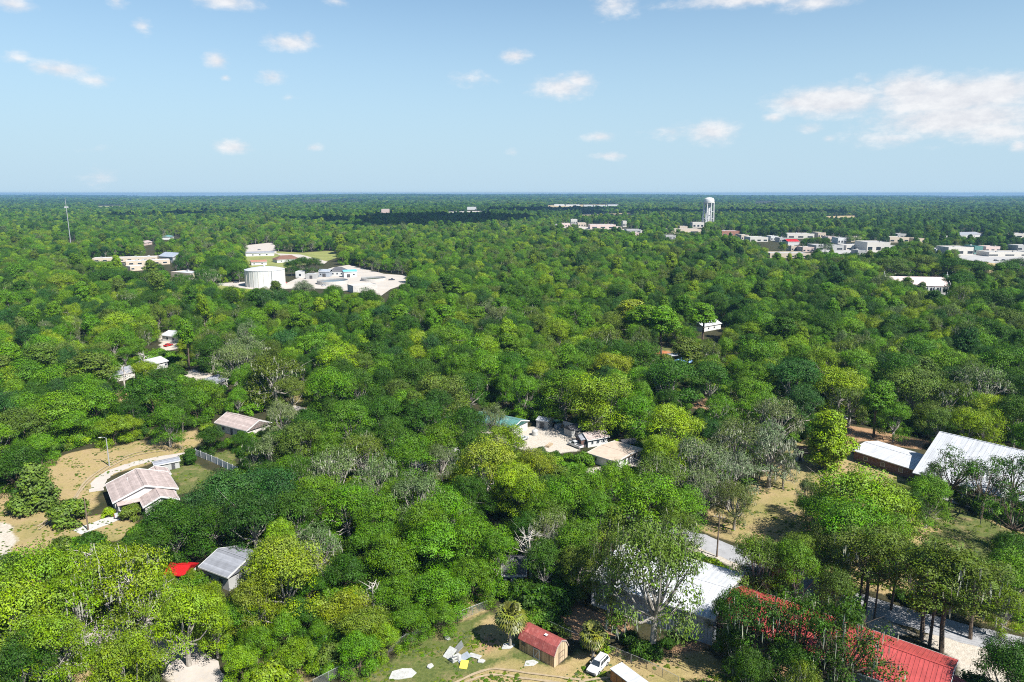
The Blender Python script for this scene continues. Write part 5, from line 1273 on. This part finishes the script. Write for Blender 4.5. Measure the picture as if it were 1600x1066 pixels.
# hand-placed crowns: photo x, y of the crown centre, crown width in photo pixels, kind letter, tint
K_ = {'o':'oak','l':'lime','m':'mossy','t':'open','d':'draped','b':'bushy','a':'tall','p':'pine','g':'magnolia','c':'column','s':'shrub'}
HAND = """
40 592 74 b G;100 600 80 b G;150 635 74 b G;92 650 92 b G;40 645 70 b G;115 668 60 b G;178 672 50 b L;22 600 60 b L;204 668 36 b L;15 680 92 b O;22 735 76 b D;62 702 52 b G
52 760 64 g O;240 625 104 b D;262 655 60 o G;318 618 66 b G;205 640 46 o D;282 640 40 o D;330 687 44 b D;396 703 50 m D;376 690 30 b D;297 714 17 c D;105 800 50 s O;205 800 30 s O;170 800 18 s L
365 560 70 m M;430 582 104 m O;385 545 70 m M;330 545 60 o D;455 610 60 o O;528 562 84 o L;490 540 70 o G;560 600 74 o D;500 600 60 o G;600 645 80 o D;545 655 90 o G;480 665 70 o D
690 615 90 o O;655 590 80 o D;735 605 70 o D;660 650 80 o D;620 612 60 o O;760 575 80 o G;720 560 70 o D;800 575 80 o D;690 560 60 o G
470 690 96 o O;520 735 106 d M;570 705 92 m O;440 650 60 m M;422 700 60 m M;590 745 80 d M;640 715 92 o G;690 690 90 o G;615 680 70 o D;650 770 90 m M
350 775 120 o B;420 770 110 o B;395 805 105 o B;310 800 90 o B;272 822 96 o D;325 812 80 o D;240 850 70 o D;460 800 92 o D;500 775 90 o G;545 790 100 o G;590 800 90 o G;480 740 80 m D
760 720 116 o Y;790 690 70 o L;805 755 90 o L;700 795 90 o G;735 770 70 o D;660 815 90 o G;730 660 70 o D
55 908 140 o L;128 885 104 l L;20 960 130 o L;196 905 136 l L;110 940 120 l L;287 962 112 o L;222 935 90 l L;60 1010 110 o L;190 1040 112 o Y;30 1045 90 o D;325 940 50 o L;303 908 24 b L;266 912 22 b L;252 592 50 o D;12 900 64 o D;100 1000 70 l L;335 975 50 o L
440 890 138 o Y;402 935 84 o Y;495 855 76 d M;540 960 84 b Y;572 985 80 b Y;560 1020 64 b G;610 880 100 b G;680 855 104 b G;745 850 104 b G;620 935 80 b G;690 930 90 b G;740 905 80 b G;640 975 60 b G;605 1000 44 b L;690 965 50 b G;540 900 80 b D;580 850 80 b G;480 920 70 b D;470 965 60 b D
370 975 70 b G;400 1010 60 b G;376 1040 50 b L;430 1055 56 s L;465 1030 60 b L;415 1065 50 s L;500 990 40 b G;445 985 50 b G;512 1048 26 s G
862 835 90 d M;905 850 100 o G;935 800 90 o G;880 780 90 o G;850 875 76 o D;905 885 70 o O;820 830 70 o D;780 860 70 o G;845 935 70 s D;815 925 50 s D;880 930 60 s D;860 960 40 s D;760 920 40 s G
1000 810 70 o O
1185 872 92 m O;1210 985 86 t D;1150 1000 60 o D;1128 962 50 t O;1245 862 70 o O;1235 1040 80 o D;1330 1005 130 t D;1300 1040 90 t D;1170 1050 70 o D
1330 825 130 o G;1280 800 70 o G;1380 835 80 o G;1290 855 70 o O;1580 905 90 o G;1570 945 50 o L;1575 860 60 o D;1590 880 60 o D;1578 1050 96 o D;1610 1040 70 o D
940 620 130 o L;885 605 100 o G;996 640 78 o G;928 640 60 o L;1045 590 110 o D;1005 560 80 o D;960 575 70 o Y;1190 560 80 o G;1170 615 76 o G;1110 590 80 o D;1125 640 70 m G;1055 670 104 o L;1024 684 36 m L;1088 718 106 d M;1150 688 106 d M;1140 738 92 d W;1150 778 66 m M;1262 768 46 m M;1205 700 104 d W;1030 740 90 m O;1010 785 140 o G;905 770 110 o G;1065 790 90 o G;960 750 80 o G;835 730 80 o Y;830 775 80 o L;855 800 80 o G;1215 650 90 d M;1100 760 70 d M;772 652 52 m M;690 716 56 m M;820 610 70 o G
1240 590 104 o B;1255 630 70 o B;1312 600 84 o L;1340 570 70 o G;1372 618 48 p G;1430 605 90 o O;1475 615 80 m O;1400 650 50 o G;1535 600 84 d M;1570 570 80 o G;1510 662 60 o L;1550 640 60 o L;1290 660 40 m M;1292 690 62 c L;1335 775 140 o L;1390 790 90 o L;1300 790 60 o L;1452 772 66 o G;1420 790 50 o D;1492 735 80 t D;1540 752 80 t D;1590 745 84 t D;1588 800 80 t D;1470 660 50 o O;1540 665 60 o L;1590 650 70 o D;1330 625 60 m O;1226 725 44 d M;1185 640 70 o G;1480 570 70 o G;1440 560 70 o D
1035 500 62 p G;1005 495 60 p G;1100 490 50 p G;985 488 60 p Y;960 510 60 o O;1075 545 50 p O;680 610 40 p O;650 630 36 p O
320 360 40 m O;355 360 40 m O;475 452 44 m W;395 470 40 m D;520 460 40 o D;575 466 50 o D;165 432 60 o D;195 436 44 o D;240 436 40 m O;215 437 36 o D;285 440 40 m D;95 445 54 o L;120 440 40 o G;30 455 50 m O;320 432 50 m D;340 415 44 o D;470 412 30 o D;490 413 34 o D;455 415 24 o D
1520 420 60 o D;1496 415 50 o D;1575 420 44 o D;1590 415 40 o D;1500 440 50 o D;1545 470 60 o D;1395 415 50 o O;1440 410 56 o O;1340 420 50 o L;1300 405 40 o G;1390 398 30 p G;1290 380 24 o D;1340 368 30 o G
"""
HANDB = """
1018 1021 9.4 24 m O;950 975 3.4 15 m O;1000 1027 1.9 2.8 s D;1020 1025 1.6 2.6 s D;1440 1000 7.2 18 a O;1452 1010 5.2 16.5 a O;1471 1019 8.2 19 a O;1350 957 6.6 16.5 a O;1342 946 5.0 14 a Y;1172 1066 6.6 14.5 t D;1392 953 4.6 14 a O;1516 998 6.4 15 a O
955 967 5.2 20 t O;1050 891 6.2 14 m O;1235 1080 6.6 16.5 t D;1300 1106 6.8 17 t D;1146 1028 4.6 12.5 o D;1238 958 5 14 o G;1300 978 4.4 11 o O;1198 945 4.6 13 m O;1456 778 3.6 9 t D
850 722 1.8 2.2 s G;870 728 2.2 2.6 s L;888 722 2.0 2.4 s G;862 741 2.2 2.6 s O;846 708 1.5 1.8 s M;893 737 2.2 2.8 s G;835 722 2.0 2.4 s G
"""   # photo x, y of the trunk foot, crown radius, height
TREES = []   # dicts: x,y,R,H,kind,tint,hand
for tok in HAND.replace('\n', ';').split(';'):
    q = tok.split()
    if len(q) != 5: continue
    px, py, wd, k, t = float(q[0]), float(q[1]), float(q[2]), K_[q[3]], q[4]
    if wd < 5: continue
    zc = 7.5
    for _ in range(3):
        x, y = P(px, py, zc); Rr = .5*wd*slant(x, y, zc)/F_PX*.95
        if k in ('oak','lime','mossy','open','draped'): H = min(19, max(6.5, 6.0+1.2*Rr)); zc = .66*H
        elif k == 'bushy': H = 3.0+1.15*Rr; zc = .5*H
        elif k == 'tall': H = 18.; zc = .78*H
        elif k == 'pine': H = 12+1.1*Rr; zc = .78*H
        elif k == 'magnolia': H = 2.0*Rr; zc = .5*H
        elif k == 'column': H = 2.9*Rr; zc = .5*H
        else: H = 1.15*Rr+.4; zc = .5*H
    TREES.append(dict(x=x, y=y, R=Rr, H=H, kind=k, tint=t, hand=True))
for tok in HANDB.replace('\n', ';').split(';'):
    q = tok.split()
    if len(q) != 6: continue
    x, y = P(float(q[0]), float(q[1])); TREES.append(dict(x=x, y=y, R=float(q[2]), H=float(q[3]), kind=K_[q[4]], tint=q[5], hand=True))
LANDT = np.array([(t['x'], t['y'], t['R']) for t in TREES])
rng = np.random.default_rng(21)
def near_far_points():
    """jittered rows of trees filling the woods out to the horizon, spacing growing with distance"""
    out = []
    y = 88.0
    while y < 15300:
        s = 9.2 if y < 1900 else y/206.0
        half = y*.80+40
        n = int(2*half/s); xs_ = (np.arange(n)-n/2+.5)*s + rng.uniform(-.42,.42,n)*s; ys_ = y + rng.uniform(-.42,.42,n)*s
        out.append(np.stack([xs_, ys_, np.full(n, s)],1)); y += s*.92
    return np.concatenate(out)
PT = near_far_points()
d_ = np.hypot(PT[:,0], PT[:,1]); nP = len(PT)
lowf = np.sin(PT[:,0]/37.+2*np.sin(PT[:,1]/53.))+np.sin(PT[:,1]/41.+1.3*np.sin(PT[:,0]/61.))
Rr = PT[:,2]*rng.uniform(.38,.74,nP); Rr = np.where(rng.random(nP)<.2, Rr*1.35, Rr)
Hh = np.where(PT[:,2] < 10, 6.0+1.3*Rr+rng.uniform(-2.2,3.2,nP), 12+rng.uniform(-4,5.5,nP))
ok = np.ones(nP, bool)
# leave room around hand-placed trees, buildings and open ground
for (x, y, r_) in LANDT: ok &= np.hypot(PT[:,0]-x, PT[:,1]-y) > (r_*.55+Rr*.62)
for (x, y, r_) in FOOT: ok &= np.hypot(PT[:,0]-x, PT[:,1]-y) > (r_+Rr*.45)
nr = d_ < 420
for kind, pts, keep in OPEN:
    sdv = poly_sd(PT[nr,0], PT[nr,1], WP(pts)); t_ = ok[nr]; t_ &= sdv < -Rr[nr]*.45; ok[nr] = t_
for q in FARP: ok &= ~((d_ > 400) & (poly_sd(PT[:,0], PT[:,1], q) > -Rr*.3))
sdr = np.full(nP, 99.)
for a_, b_ in zip(ROAD[:-1], ROAD[1:]):
    e = np.array(b_)-np.array(a_); tt = np.clip(((PT[:,0]-a_[0])*e[0]+(PT[:,1]-a_[1])*e[1])/(e@e),0,1)
    sdr = np.minimum(sdr, np.hypot(PT[:,0]-a_[0]-tt*e[0], PT[:,1]-a_[1]-tt*e[1]))
ok &= sdr > 4+Rr*.5
# the crown must not stand in front of what the photograph shows open
zc = Hh*.62; dep = PT[:,1]*_cp-(zc-HCAM)*_sp; up = PT[:,1]*_sp+(zc-HCAM)*_cp
cpx = 800+F_PX*PT[:,0]/dep; cpy = 533-F_PX*up/dep; rpx = F_PX*Rr/dep; rpy = F_PX*np.maximum(Hh-zc, Rr*.5)/dep
smp = [(0,0)] + [(math.cos(q)*.86, math.sin(q)*.86) for q in np.linspace(0,2*math.pi,12,endpoint=False)] + [(math.cos(q)*.45, math.sin(q)*.45) for q in np.linspace(0,2*math.pi,6,endpoint=False)]
for poly in KEEP:
    pa = np.array(poly); m_ = (cpx+rpx > pa[:,0].min()) & (cpx-rpx < pa[:,0].max()) & (cpy+rpy > pa[:,1].min()) & (cpy-rpy < pa[:,1].max()) & ok
    yref = pa[:,1].max() if pa[:,1].min() < 345 else pa[:,1].mean()
    dref = np.hypot(*P(pa[:,0].mean(), yref)); m_ &= d_ < dref*1.04+2
    ii = np.nonzero(m_)[0]
    if not len(ii): continue
    bad = np.zeros(len(ii), bool)
    for (a_, b_) in smp: bad |= poly_sd(cpx[ii]+a_*rpx[ii], cpy[ii]+b_*rpy[ii], poly) > 0
    # a small keep-out may fall between the samples
    for (vx, vy) in poly: bad |= ((vx-cpx[ii])/rpx[ii])**2+((vy-cpy[ii])/rpy[ii])**2 < .7
    ok[ii[bad]] = False
vis = (cpx+rpx > -60) & (cpx-rpx < 1660) & (cpy-rpy < 1090)
ok &= vis
PT, Rr, Hh, d_, lowf, cpx, cpy = PT[ok], Rr[ok], Hh[ok], d_[ok], lowf[ok], cpx[ok], cpy[ok]
nP = len(PT)
u_ = rng.random(nP); big = (np.sin(PT[:,0]/410.+2.1*np.sin(PT[:,1]/730.))+np.sin(PT[:,1]/560.+1.7*np.sin(PT[:,0]/620.)))*np.clip((d_-300)/900,0,1)
v_ = np.clip(lowf*.16*(d_<1500)+big*.17+u_, 0, .999)
tcode = np.array(list('DDDDDDDDBBGGGGGGGLLOOOOM'))[(np.clip(v_*.72+rng.random(nP)*.28,0,.999)*24).astype(int)]
kcode = np.where(tcode == 'M', 'mossy', 'oak')
kcode = np.where((tcode == 'O') & (rng.random(nP) < .5), 'mossy', kcode)
kcode = np.where((rng.random(nP) < .06) & (d_ > 250), 'pine', kcode)
kcode = np.where((kcode == 'oak') & (rng.random(nP) < .34), 'bushy', kcode)
Hh = np.where(kcode == 'bushy', Hh*.86, Hh)
# --- which stand as single objects: the ones that show largest
app = Rr/np.hypot(d_, HCAM-8)
order = np.argsort(-app); limit = {'oak':285-sum(t['kind'] in ('oak','tall') for t in TREES), 'mossy':120-sum(t['kind']=='mossy' for t in TREES), 'pine':20, 'bushy':150-sum(t['kind']=='bushy' for t in TREES)}
single = np.zeros(nP, bool)
for i in order:
    k = kcode[i]
    if limit[k] > 0: limit[k] -= 1; single[i] = True
    if all(v <= 0 for v in limit.values()) or d_[i] > 900: break
for i in np.nonzero(single)[0]:
    TREES.append(dict(x=PT[i,0], y=PT[i,1], R=Rr[i], H=Hh[i], kind=str(kcode[i]), tint=str(tcode[i]), hand=False))
# --- build them
r = random.Random(4)
def tint_of(code, rr, d=0):
    c = np.array(TINTS[code])*rr.uniform(.82,1.2); c = c*np.array((rr.uniform(.9,1.12),1,rr.uniform(.8,1.25)))
    return [float(q) for q in c]
GROUPS = {'draped':'oaks hung with grey moss','bushy':'leafy thicket trees','tall':'oaks of the wooded neighbourhood','oak':'oaks of the wooded neighbourhood','lime':'spreading oaks at the lower left','mossy':'oaks hung with grey moss','open':'thin-leaved oaks over the roofs','pine':'pines among the oaks','magnolia':None,'column':None,'shrub':'shrubs at the wood edges'}
def size_word(t):
    Rv = t['R']
    if t['kind'] == 'shrub': return 'low' if Rv > 1.6 else 'small'
    return 'huge' if Rv > 9 else 'broad' if Rv > 6.6 else 'mid-sized' if Rv > 4.6 else 'small'
LANDMARKS += [('the lone lamp pole', *P(171,728)), ('the pale bottom-edge drive', *P(330,1050)), ('the bare white slab', *P(628,1053)), ('the white SUV', *P(934,1045)), ('the dark road pole', *P(1366,968)),
 ('the blue tarp', *P(1070,562)), ('the sandy clearing', *P(850,690)), ('the scrap heap', *P(715,1030)), ('the round pine', *P(1370,676)), ('the yellow roadside patch', *P(455,630)), ('the small dirt bank', *P(1105,632))]
desc = {}
for t in TREES:
    best = min(LANDMARKS, key=lambda q: math.hypot(q[1]-t['x'], q[2]-t['y'])+.0)
    dx, dy = t['x']-best[1], t['y']-best[2]; hd = math.atan2(best[1], best[2]); lat = dx*math.cos(hd)-dy*math.sin(hd); fw = dx*math.sin(hd)+dy*math.cos(hd)
    rel = ('right of' if lat > 0 else 'left of') if abs(lat) > abs(fw) else ('behind' if fw > 0 else 'in front of')
    desc.setdefault((size_word(t), t['tint'], t['kind'], rel, best[0]), []).append((math.hypot(dx, dy), t))
ORD = ['closest','second closest','third closest','fourth closest','fifth closest','sixth closest','seventh closest','eighth closest','ninth closest','tenth closest']
for (sw, tn, kd, rel, lm), v in desc.items():
    v.sort(key=lambda q: q[0])
    for i, (_, t) in enumerate(v):
        b = f"{sw} {CNAME[tn]} {KINDN[kd][1]} {rel} {lm}"
        if len(v) > 1: b += f", {ORD[i] if i < 10 else 'number %d outward' % (i+1)}"
        t['label'] = b
for t in TREES:
    vs = VAR[t['kind']]; me, tm, mm, R0, H0 = vs[r.randrange(len(vs))]
    s, sz = t['R']/R0, t['H']/H0
    o = thing(KINDN[t['kind']][0], t['label'], 'shrub' if t['kind'] == 'shrub' else 'tree', (t['x'], t['y'], 0), r.uniform(0, 6.283), GROUPS[t['kind']])
    o.scale = (s*r.uniform(.94,1.06), s*r.uniform(.94,1.06), sz)
    tn = bpy.data.objects.new('trunk', tm); COL.objects.link(tn); tn.parent = o
    cr = bpy.data.objects.new('crown', me); COL.objects.link(cr); cr.parent = o; cr['tint'] = tint_of(t['tint'], r)
    t['obj'] = (cr, tn, me)
    if mm:
        mo = bpy.data.objects.new('spanish_moss', mm); COL.objects.link(mo); mo.parent = o; mo['kind'] = 'stuff'

# --- dead silver trees, palms
def dead_tree(label, px, py, H, seed):
    x, y = P(px, py); rr = np.random.default_rng(seed); o = thing('dead_tree', label, 'tree', (x, y, 0)); mb = MB()
    top = np.array((rr.uniform(-.5,.5), rr.uniform(-.5,.5), H)); mb.tube([(0,0,-.3),top*.35+rr.normal(scale=.15,size=3),top*.7,top],[.34,.27,.17,.05],7)
    for i in range(15):
        q = rr.uniform(.35,.95); p = top*q; t = i*2.4; ln = H*.36*(1.15-q)+.8; e = p+np.array((math.cos(t)*ln, math.sin(t)*ln, ln*rr.uniform(.2,.8)))
        m = (p+e)/2+rr.normal(scale=.2,size=3)+np.array((0,0,-.15)); mb.tube([p,m,e],[.12,.075,.025],5)
        for j in range(3):
            g = m+(e-m)*rr.uniform(.1,.9)+rr.normal(size=3)*.9; mb.tube([m,(m+g)/2+rr.normal(scale=.1,size=3),g],[.055,.035,.012],4)
    mb.build('trunk', M['deadwood'], o)
dead_tree('bleached dead tree leaning over the small dark-roofed house', 829, 912, 12, 3)
dead_tree('bare silver tree in the green thicket left of the scrap heap', 585, 972, 7, 8)
dead_tree('bare silver tree in the left woods above the dark yard oak', 228, 590, 11, 12)
dead_tree('bare forked silver tree left of the dark yard oak', 196, 610, 10, 15)
dead_tree('pale bare tree among the dark oaks below the plant yard', 458, 482, 12, 19)
def palm(label, px, py, H, seed, rad):
    x, y = P(px, py); rr = np.random.default_rng(seed); o = thing('palm_tree', label, 'tree', (x, y, 0))
    mb = MB(); mb.tube([(0,0,-.2),(.08,0,H*.4),(.02,.06,H*.8),(0,0,H)],[.27,.22,.2,.22],9); mb.build('trunk', M['bark'], o)
    def fans(n, z0, z1, ln):
        cs = []; fs = []; tv = []
        for i in range(n):
            zz = z0+(z1-z0)*(i+.5)/n; t = i*2.39996+rr.uniform(-.2,.2); r_ = math.sqrt(max(0,1-zz*zz)); d = np.array((r_*math.cos(t), r_*math.sin(t), zz))
            L_ = ln*rr.uniform(.85,1.1); side = np.cross(d,(0,0,1.)); side /= np.linalg.norm(side)+1e-6; upv = np.cross(side,d)
            base = np.array((0,0,H)); hub = base+d*L_*.45; o_ = len(cs)
            cs += [base+side*.03, base-side*.03, hub-side*.03, hub+side*.03]; fs.append((o_,o_+1,o_+2,o_+3))
            c_ = rr.random(3)
            tv += [c_]*4
            for k in range(9):
                a = (k-4)/4*1.25; dr = d*math.cos(a)+side*math.sin(a); tip = hub+dr*L_*.6*(1-.12*abs(a))+np.array((0,0,-.16*L_-.1*abs(a))); m = hub+dr*L_*.34+upv*.05; w_ = np.cross(dr,upv); w_ /= np.linalg.norm(w_)+1e-6; w_ *= .085*L_
                o_ = len(cs); cs += [hub, m+w_, tip, m-w_]; fs.append((o_,o_+1,o_+2,o_+3)); tv += [c_]*4
        return cs, fs, tv
    def bld(nm, a, tint):
        cs, fs, tv = a; me = bpy.data.meshes.new(nm); me.from_pydata([tuple(q) for q in cs],[],fs); at = me.attributes.new('tv','FLOAT_COLOR','POINT')
        at.data.foreach_set('color', np.concatenate([np.array(tv),np.ones((len(tv),1))],1).astype(np.float32).ravel()); me.materials.append(M['frond'])
        ob = bpy.data.objects.new(nm, me); COL.objects.link(ob); ob.parent = o; ob['tint'] = tint
    bld('crown', fans(58, .98, -.45, rad), [.15,.165,.035]); bld('dead_fronds', fans(16, -.5, -.93, rad*.85), [.30,.235,.11])
palm('cabbage palm at the left corner of the gambrel shed', 797, 1010, 5.6, 1, 2.9)
palm('cabbage palm behind the white SUV by the right fence', 926, 1028, 4.2, 2, 2.5)

# ------------------------------------------------------------------ the woods beyond, undergrowth and weeds: masses nobody could count
def scatter_object(name, pts, sc, rz, tint, vi, sources, mat_keep, label, cat):
    me = bpy.data.meshes.new(name); n = len(pts); me.vertices.add(n); me.vertices.foreach_set('co', np.asarray(pts, np.float32).ravel())
    a = me.attributes.new('size','FLOAT_VECTOR','POINT'); a.data.foreach_set('vector', np.asarray(sc, np.float32).ravel())
    a = me.attributes.new('turn','FLOAT_VECTOR','POINT'); z = np.zeros((n,3), np.float32); z[:,2] = rz; a.data.foreach_set('vector', z.ravel())
    a = me.attributes.new('tint','FLOAT_COLOR','POINT'); a.data.foreach_set('color', np.concatenate([tint, np.ones((n,1))],1).astype(np.float32).ravel())
    a = me.attributes.new('form','INT','POINT'); a.data.foreach_set('value', np.asarray(vi, np.int32))
    me.update()
    o = bpy.data.objects.new(name, me); COL.objects.link(o); tag(o, label, cat, kind='stuff')
    ng = bpy.data.node_groups.new(name, 'GeometryNodeTree'); ng.interface.new_socket('Geometry', in_out='INPUT', socket_type='NodeSocketGeometry'); ng.interface.new_socket('Geometry', in_out='OUTPUT', socket_type='NodeSocketGeometry')
    gi = ng.nodes.new('NodeGroupInput'); go = ng.nodes.new('NodeGroupOutput'); jn = ng.nodes.new('GeometryNodeJoinGeometry')
    def attr(nm, ty):
        q = ng.nodes.new('GeometryNodeInputNamedAttribute'); q.data_type = ty; q.inputs[0].default_value = nm; return q.outputs[0]
    sA, tA, fA = attr('size','FLOAT_VECTOR'), attr('turn','FLOAT_VECTOR'), attr('form','INT')
    e2r = ng.nodes.new('FunctionNodeEulerToRotation'); ng.links.new(tA, e2r.inputs[0])
    for k, obs in enumerate(sources):
        j = ng.nodes.new('GeometryNodeJoinGeometry')
        for ob in obs:
            oi = ng.nodes.new('GeometryNodeObjectInfo'); oi.transform_space = 'ORIGINAL'; oi.inputs['Object'].default_value = ob; ng.links.new(oi.outputs['Geometry'], j.inputs[0])
        ip = ng.nodes.new('GeometryNodeInstanceOnPoints'); cmp_ = ng.nodes.new('FunctionNodeCompare'); cmp_.data_type = 'INT'; cmp_.operation = 'EQUAL'
        ng.links.new(fA, cmp_.inputs['A'] if False else [q for q in cmp_.inputs if q.type == 'INT'][0]); [q for q in cmp_.inputs if q.type == 'INT'][1].default_value = k
        ng.links.new(gi.outputs[0], ip.inputs['Points']); ng.links.new(cmp_.outputs[0], ip.inputs['Selection']); ng.links.new(j.outputs[0], ip.inputs['Instance'])
        ng.links.new(e2r.outputs[0], ip.inputs['Rotation']); ng.links.new(sA, ip.inputs['Scale']); ng.links.new(ip.outputs[0], jn.inputs[0])
    ng.links.new(jn.outputs[0], go.inputs[0])
    md = o.modifiers.new('scatter', 'NODES'); md.node_group = ng
    return o
def src_for(kind):
    res = []
    for v in VAR[kind]:
        for t in TREES:
            if t.get('obj') and t['obj'][2] == v[0]:
                ob = [t['obj'][0], t['obj'][1]]
                mo = [c for c in t['obj'][0].parent.children if c.name.startswith('spanish')]
                res.append((ob+mo, v)); break
    return res
S_ = {k: src_for(k) for k in ('oak','mossy','pine','bushy','shrub')}
srcs, dims, base = [], [], {}
for k in ('oak','mossy','pine','bushy'):
    base[k] = (len(srcs), len(S_[k]))
    for ob, v in S_[k]: srcs.append(ob); dims.append((v[3], v[4]))
dims = np.array(dims)
fi = np.nonzero(~single)[0]; n = len(fi)
vi = np.array([base[k][0]+rng.integers(base[k][1]) for k in kcode[fi]])
s_ = Rr[fi]/dims[vi,0]; s_ = np.where(kcode[fi]=='pine', s_*.75, s_); hz = Hh[fi]/dims[vi,1]; hz = np.where(kcode[fi]=='pine', hz*1.35, hz)
tb = np.array([TINTS[q] for q in tcode[fi]])*rng.uniform(.8,1.22,(n,1))*rng.uniform([.9,1,.8],[1.12,1,1.25],(n,3))
gx, gy = PT[fi,0], PT[fi,1]
scatter_object('distant_forest', np.stack([gx, gy, np.maximum(0,hill(gx,gy))-.2],1), np.stack([s_,s_*rng.uniform(.9,1.1,n),hz],1), rng.uniform(0,6.283,n), tb, vi, srcs, None, 'endless green forest canopy stretching to the flat horizon', 'forest')
# undergrowth below and between the near trees
m = 9000; ux = rng.uniform(-260,260,m); uy = rng.uniform(85,330,m); oku = np.abs(ux) < uy*.8+25
for kind, pts, keep in OPEN: oku &= poly_sd(ux, uy, WP(pts)) < -1.0
for (x, y, r_) in FOOT: oku &= np.hypot(ux-x, uy-y) > r_*.9+1
for a_, b_ in zip(ROAD[:-1], ROAD[1:]):
    e = np.array(b_)-np.array(a_); tt = np.clip(((ux-a_[0])*e[0]+(uy-a_[1])*e[1])/(e@e),0,1); oku &= np.hypot(ux-a_[0]-tt*e[0], uy-a_[1]-tt*e[1]) > 5
q_ = proj(ux, uy, 1.0)
for poly in KEEP: oku &= poly_sd(q_[0], q_[1], poly) < -3
ux, uy = ux[oku], uy[oku]; n = len(ux); nv = len(S_['shrub']); vi = rng.integers(0,nv,n); s_ = rng.uniform(.5,1.45,n)
tb = np.array([TINTS[q] for q in np.array(list('DDGGGLO'))[rng.integers(0,7,n)]])*rng.uniform(.75,1.2,(n,1))
scatter_object('undergrowth', np.stack([ux,uy,np.full(n,-.1)],1), np.stack([s_,s_,s_*rng.uniform(.7,1.2,n)],1), rng.uniform(0,6.283,n), tb, vi, [ob[:1] for ob,_ in S_['shrub']], None, 'tangled green undergrowth filling the gaps between the trees', 'undergrowth')
# weeds and grass tufts on the lot and the rough verges
m = 230000; ux = rng.uniform(-180,150,m); uy = rng.uniform(88,245,m); okw = np.zeros(m,bool)
lot = [q for q in OPEN if q[0] in ('green','dry')][0:0]
for kind, pts, keep in OPEN:
    if kind in ('green','dry') and np.mean([p[1] for p in pts]) > 660: okw |= poly_sd(ux,uy,WP(pts)) > .2
cl = np.sin(ux*.55+2*np.sin(uy*.4))+np.sin(uy*.6+1.5*np.sin(ux*.35))+rng.normal(scale=.5,size=m); okw &= (cl > .5) & ((uy < 130) | (rng.random(m) < .35))
for (x, y, r_) in FOOT: okw &= np.hypot(ux-x, uy-y) > min(r_,3.2)
ux, uy, cl = ux[okw], uy[okw], cl[okw]; n = len(ux); s_ = rng.uniform(.035,.105,n)*np.where(rng.random(n)<.06,1.7,1); vi = rng.integers(0,nv,n)
tb = np.array([TINTS[q] for q in np.array(list('GOOYYW'))[rng.integers(0,6,n)]])*rng.uniform(.8,1.2,(n,1))
scatter_object('weeds', np.stack([ux,uy,np.full(n,-.02)],1), np.stack([s_*rng.uniform(1,1.8,n),s_*rng.uniform(1,1.8,n),s_*.55],1), rng.uniform(0,6.283,n), tb, vi, [ob[:1] for ob,_ in S_['shrub']], None, 'patchy weeds and grass tufts on the rough lot', 'weeds')
# ------------------------------------------------------------------ a real cloud high overhead, whose shade lies on the far woods
def cloud(label, cx, cy, cz, rx, ry, rz_, seed):
    rr = np.random.default_rng(seed); mb = MB()
    for i in range(26):
        a = rr.uniform(0, 6.283); q = math.sqrt(rr.random()); x, y = q*math.cos(a)*rx*.85, q*math.sin(a)*ry*.85; s = rr.uniform(.15,.33)*min(rx,ry)*(1.2-.5*q)
        n, m = 14, 8; vs = []; fs = []
        for j in range(m+1):
            t = math.pi*j/m
            for k in range(n):
                p = 2*math.pi*k/n; w_ = 1+.14*math.sin(3*p+i)*math.sin(2*t)
                vs.append((x+s*1.3*w_*math.sin(t)*math.cos(p), y+s*1.3*w_*math.sin(t)*math.sin(p), max(-.12*s, s*.6*w_*math.cos(t))))
        for j in range(m):
            for k in range(n): fs.append((j*n+k,(j+1)*n+k,(j+1)*n+(k+1)%n,j*n+(k+1)%n))
        mb.add(vs, fs)
    o = mb.build('cloud', M['cloud'], None, (cx, cy, cz), smooth=True); return tag(o, label, 'cloud', kind='stuff')
M['cloud'] = pmat('cloud_white', (.9,.9,.9), 1.0, .02)
def shade_at(px, py, alt):
    x, y = P(px, py, 12); t = alt/math.tan(SUN_EL); return x+math.sin(SUN_AZ)*t, y+math.cos(SUN_AZ)*t
for (px, py, rx, ry, lab, sd_) in ((640,341,330,480,'long fair-weather cloud shading the forest band left of centre',1),(880,327,300,420,'fair-weather cloud shading the forest beyond the town',2),(290,333,180,420,'small fair-weather cloud shading the left forest',3),(1150,330,420,280,'fair-weather cloud shading the forest around the water tower',4)):
    x, y = shade_at(px, py, 1500); cloud(lab, x, y, 1500, rx, ry, 0, sd_)

# ------------------------------------------------------------------ haze
hz = MB(); hz.box(0, 6500, 38.7, 29000, 18000, 79.6)
m, nt, out = newmat('haze_air')
pv = nd(nt, 'ShaderNodeVolumePrincipled'); pv.inputs['Color'].default_value = (.22,.42,.68,1); pv.inputs['Density'].default_value = 7.5e-5
pv.inputs['Anisotropy'].default_value = 0.0
lk(nt, pv.outputs[0], out.inputs['Volume'])
o = hz.build('haze', m); tag(o, 'pale blue haze over the far forest', 'haze', kind='stuff')
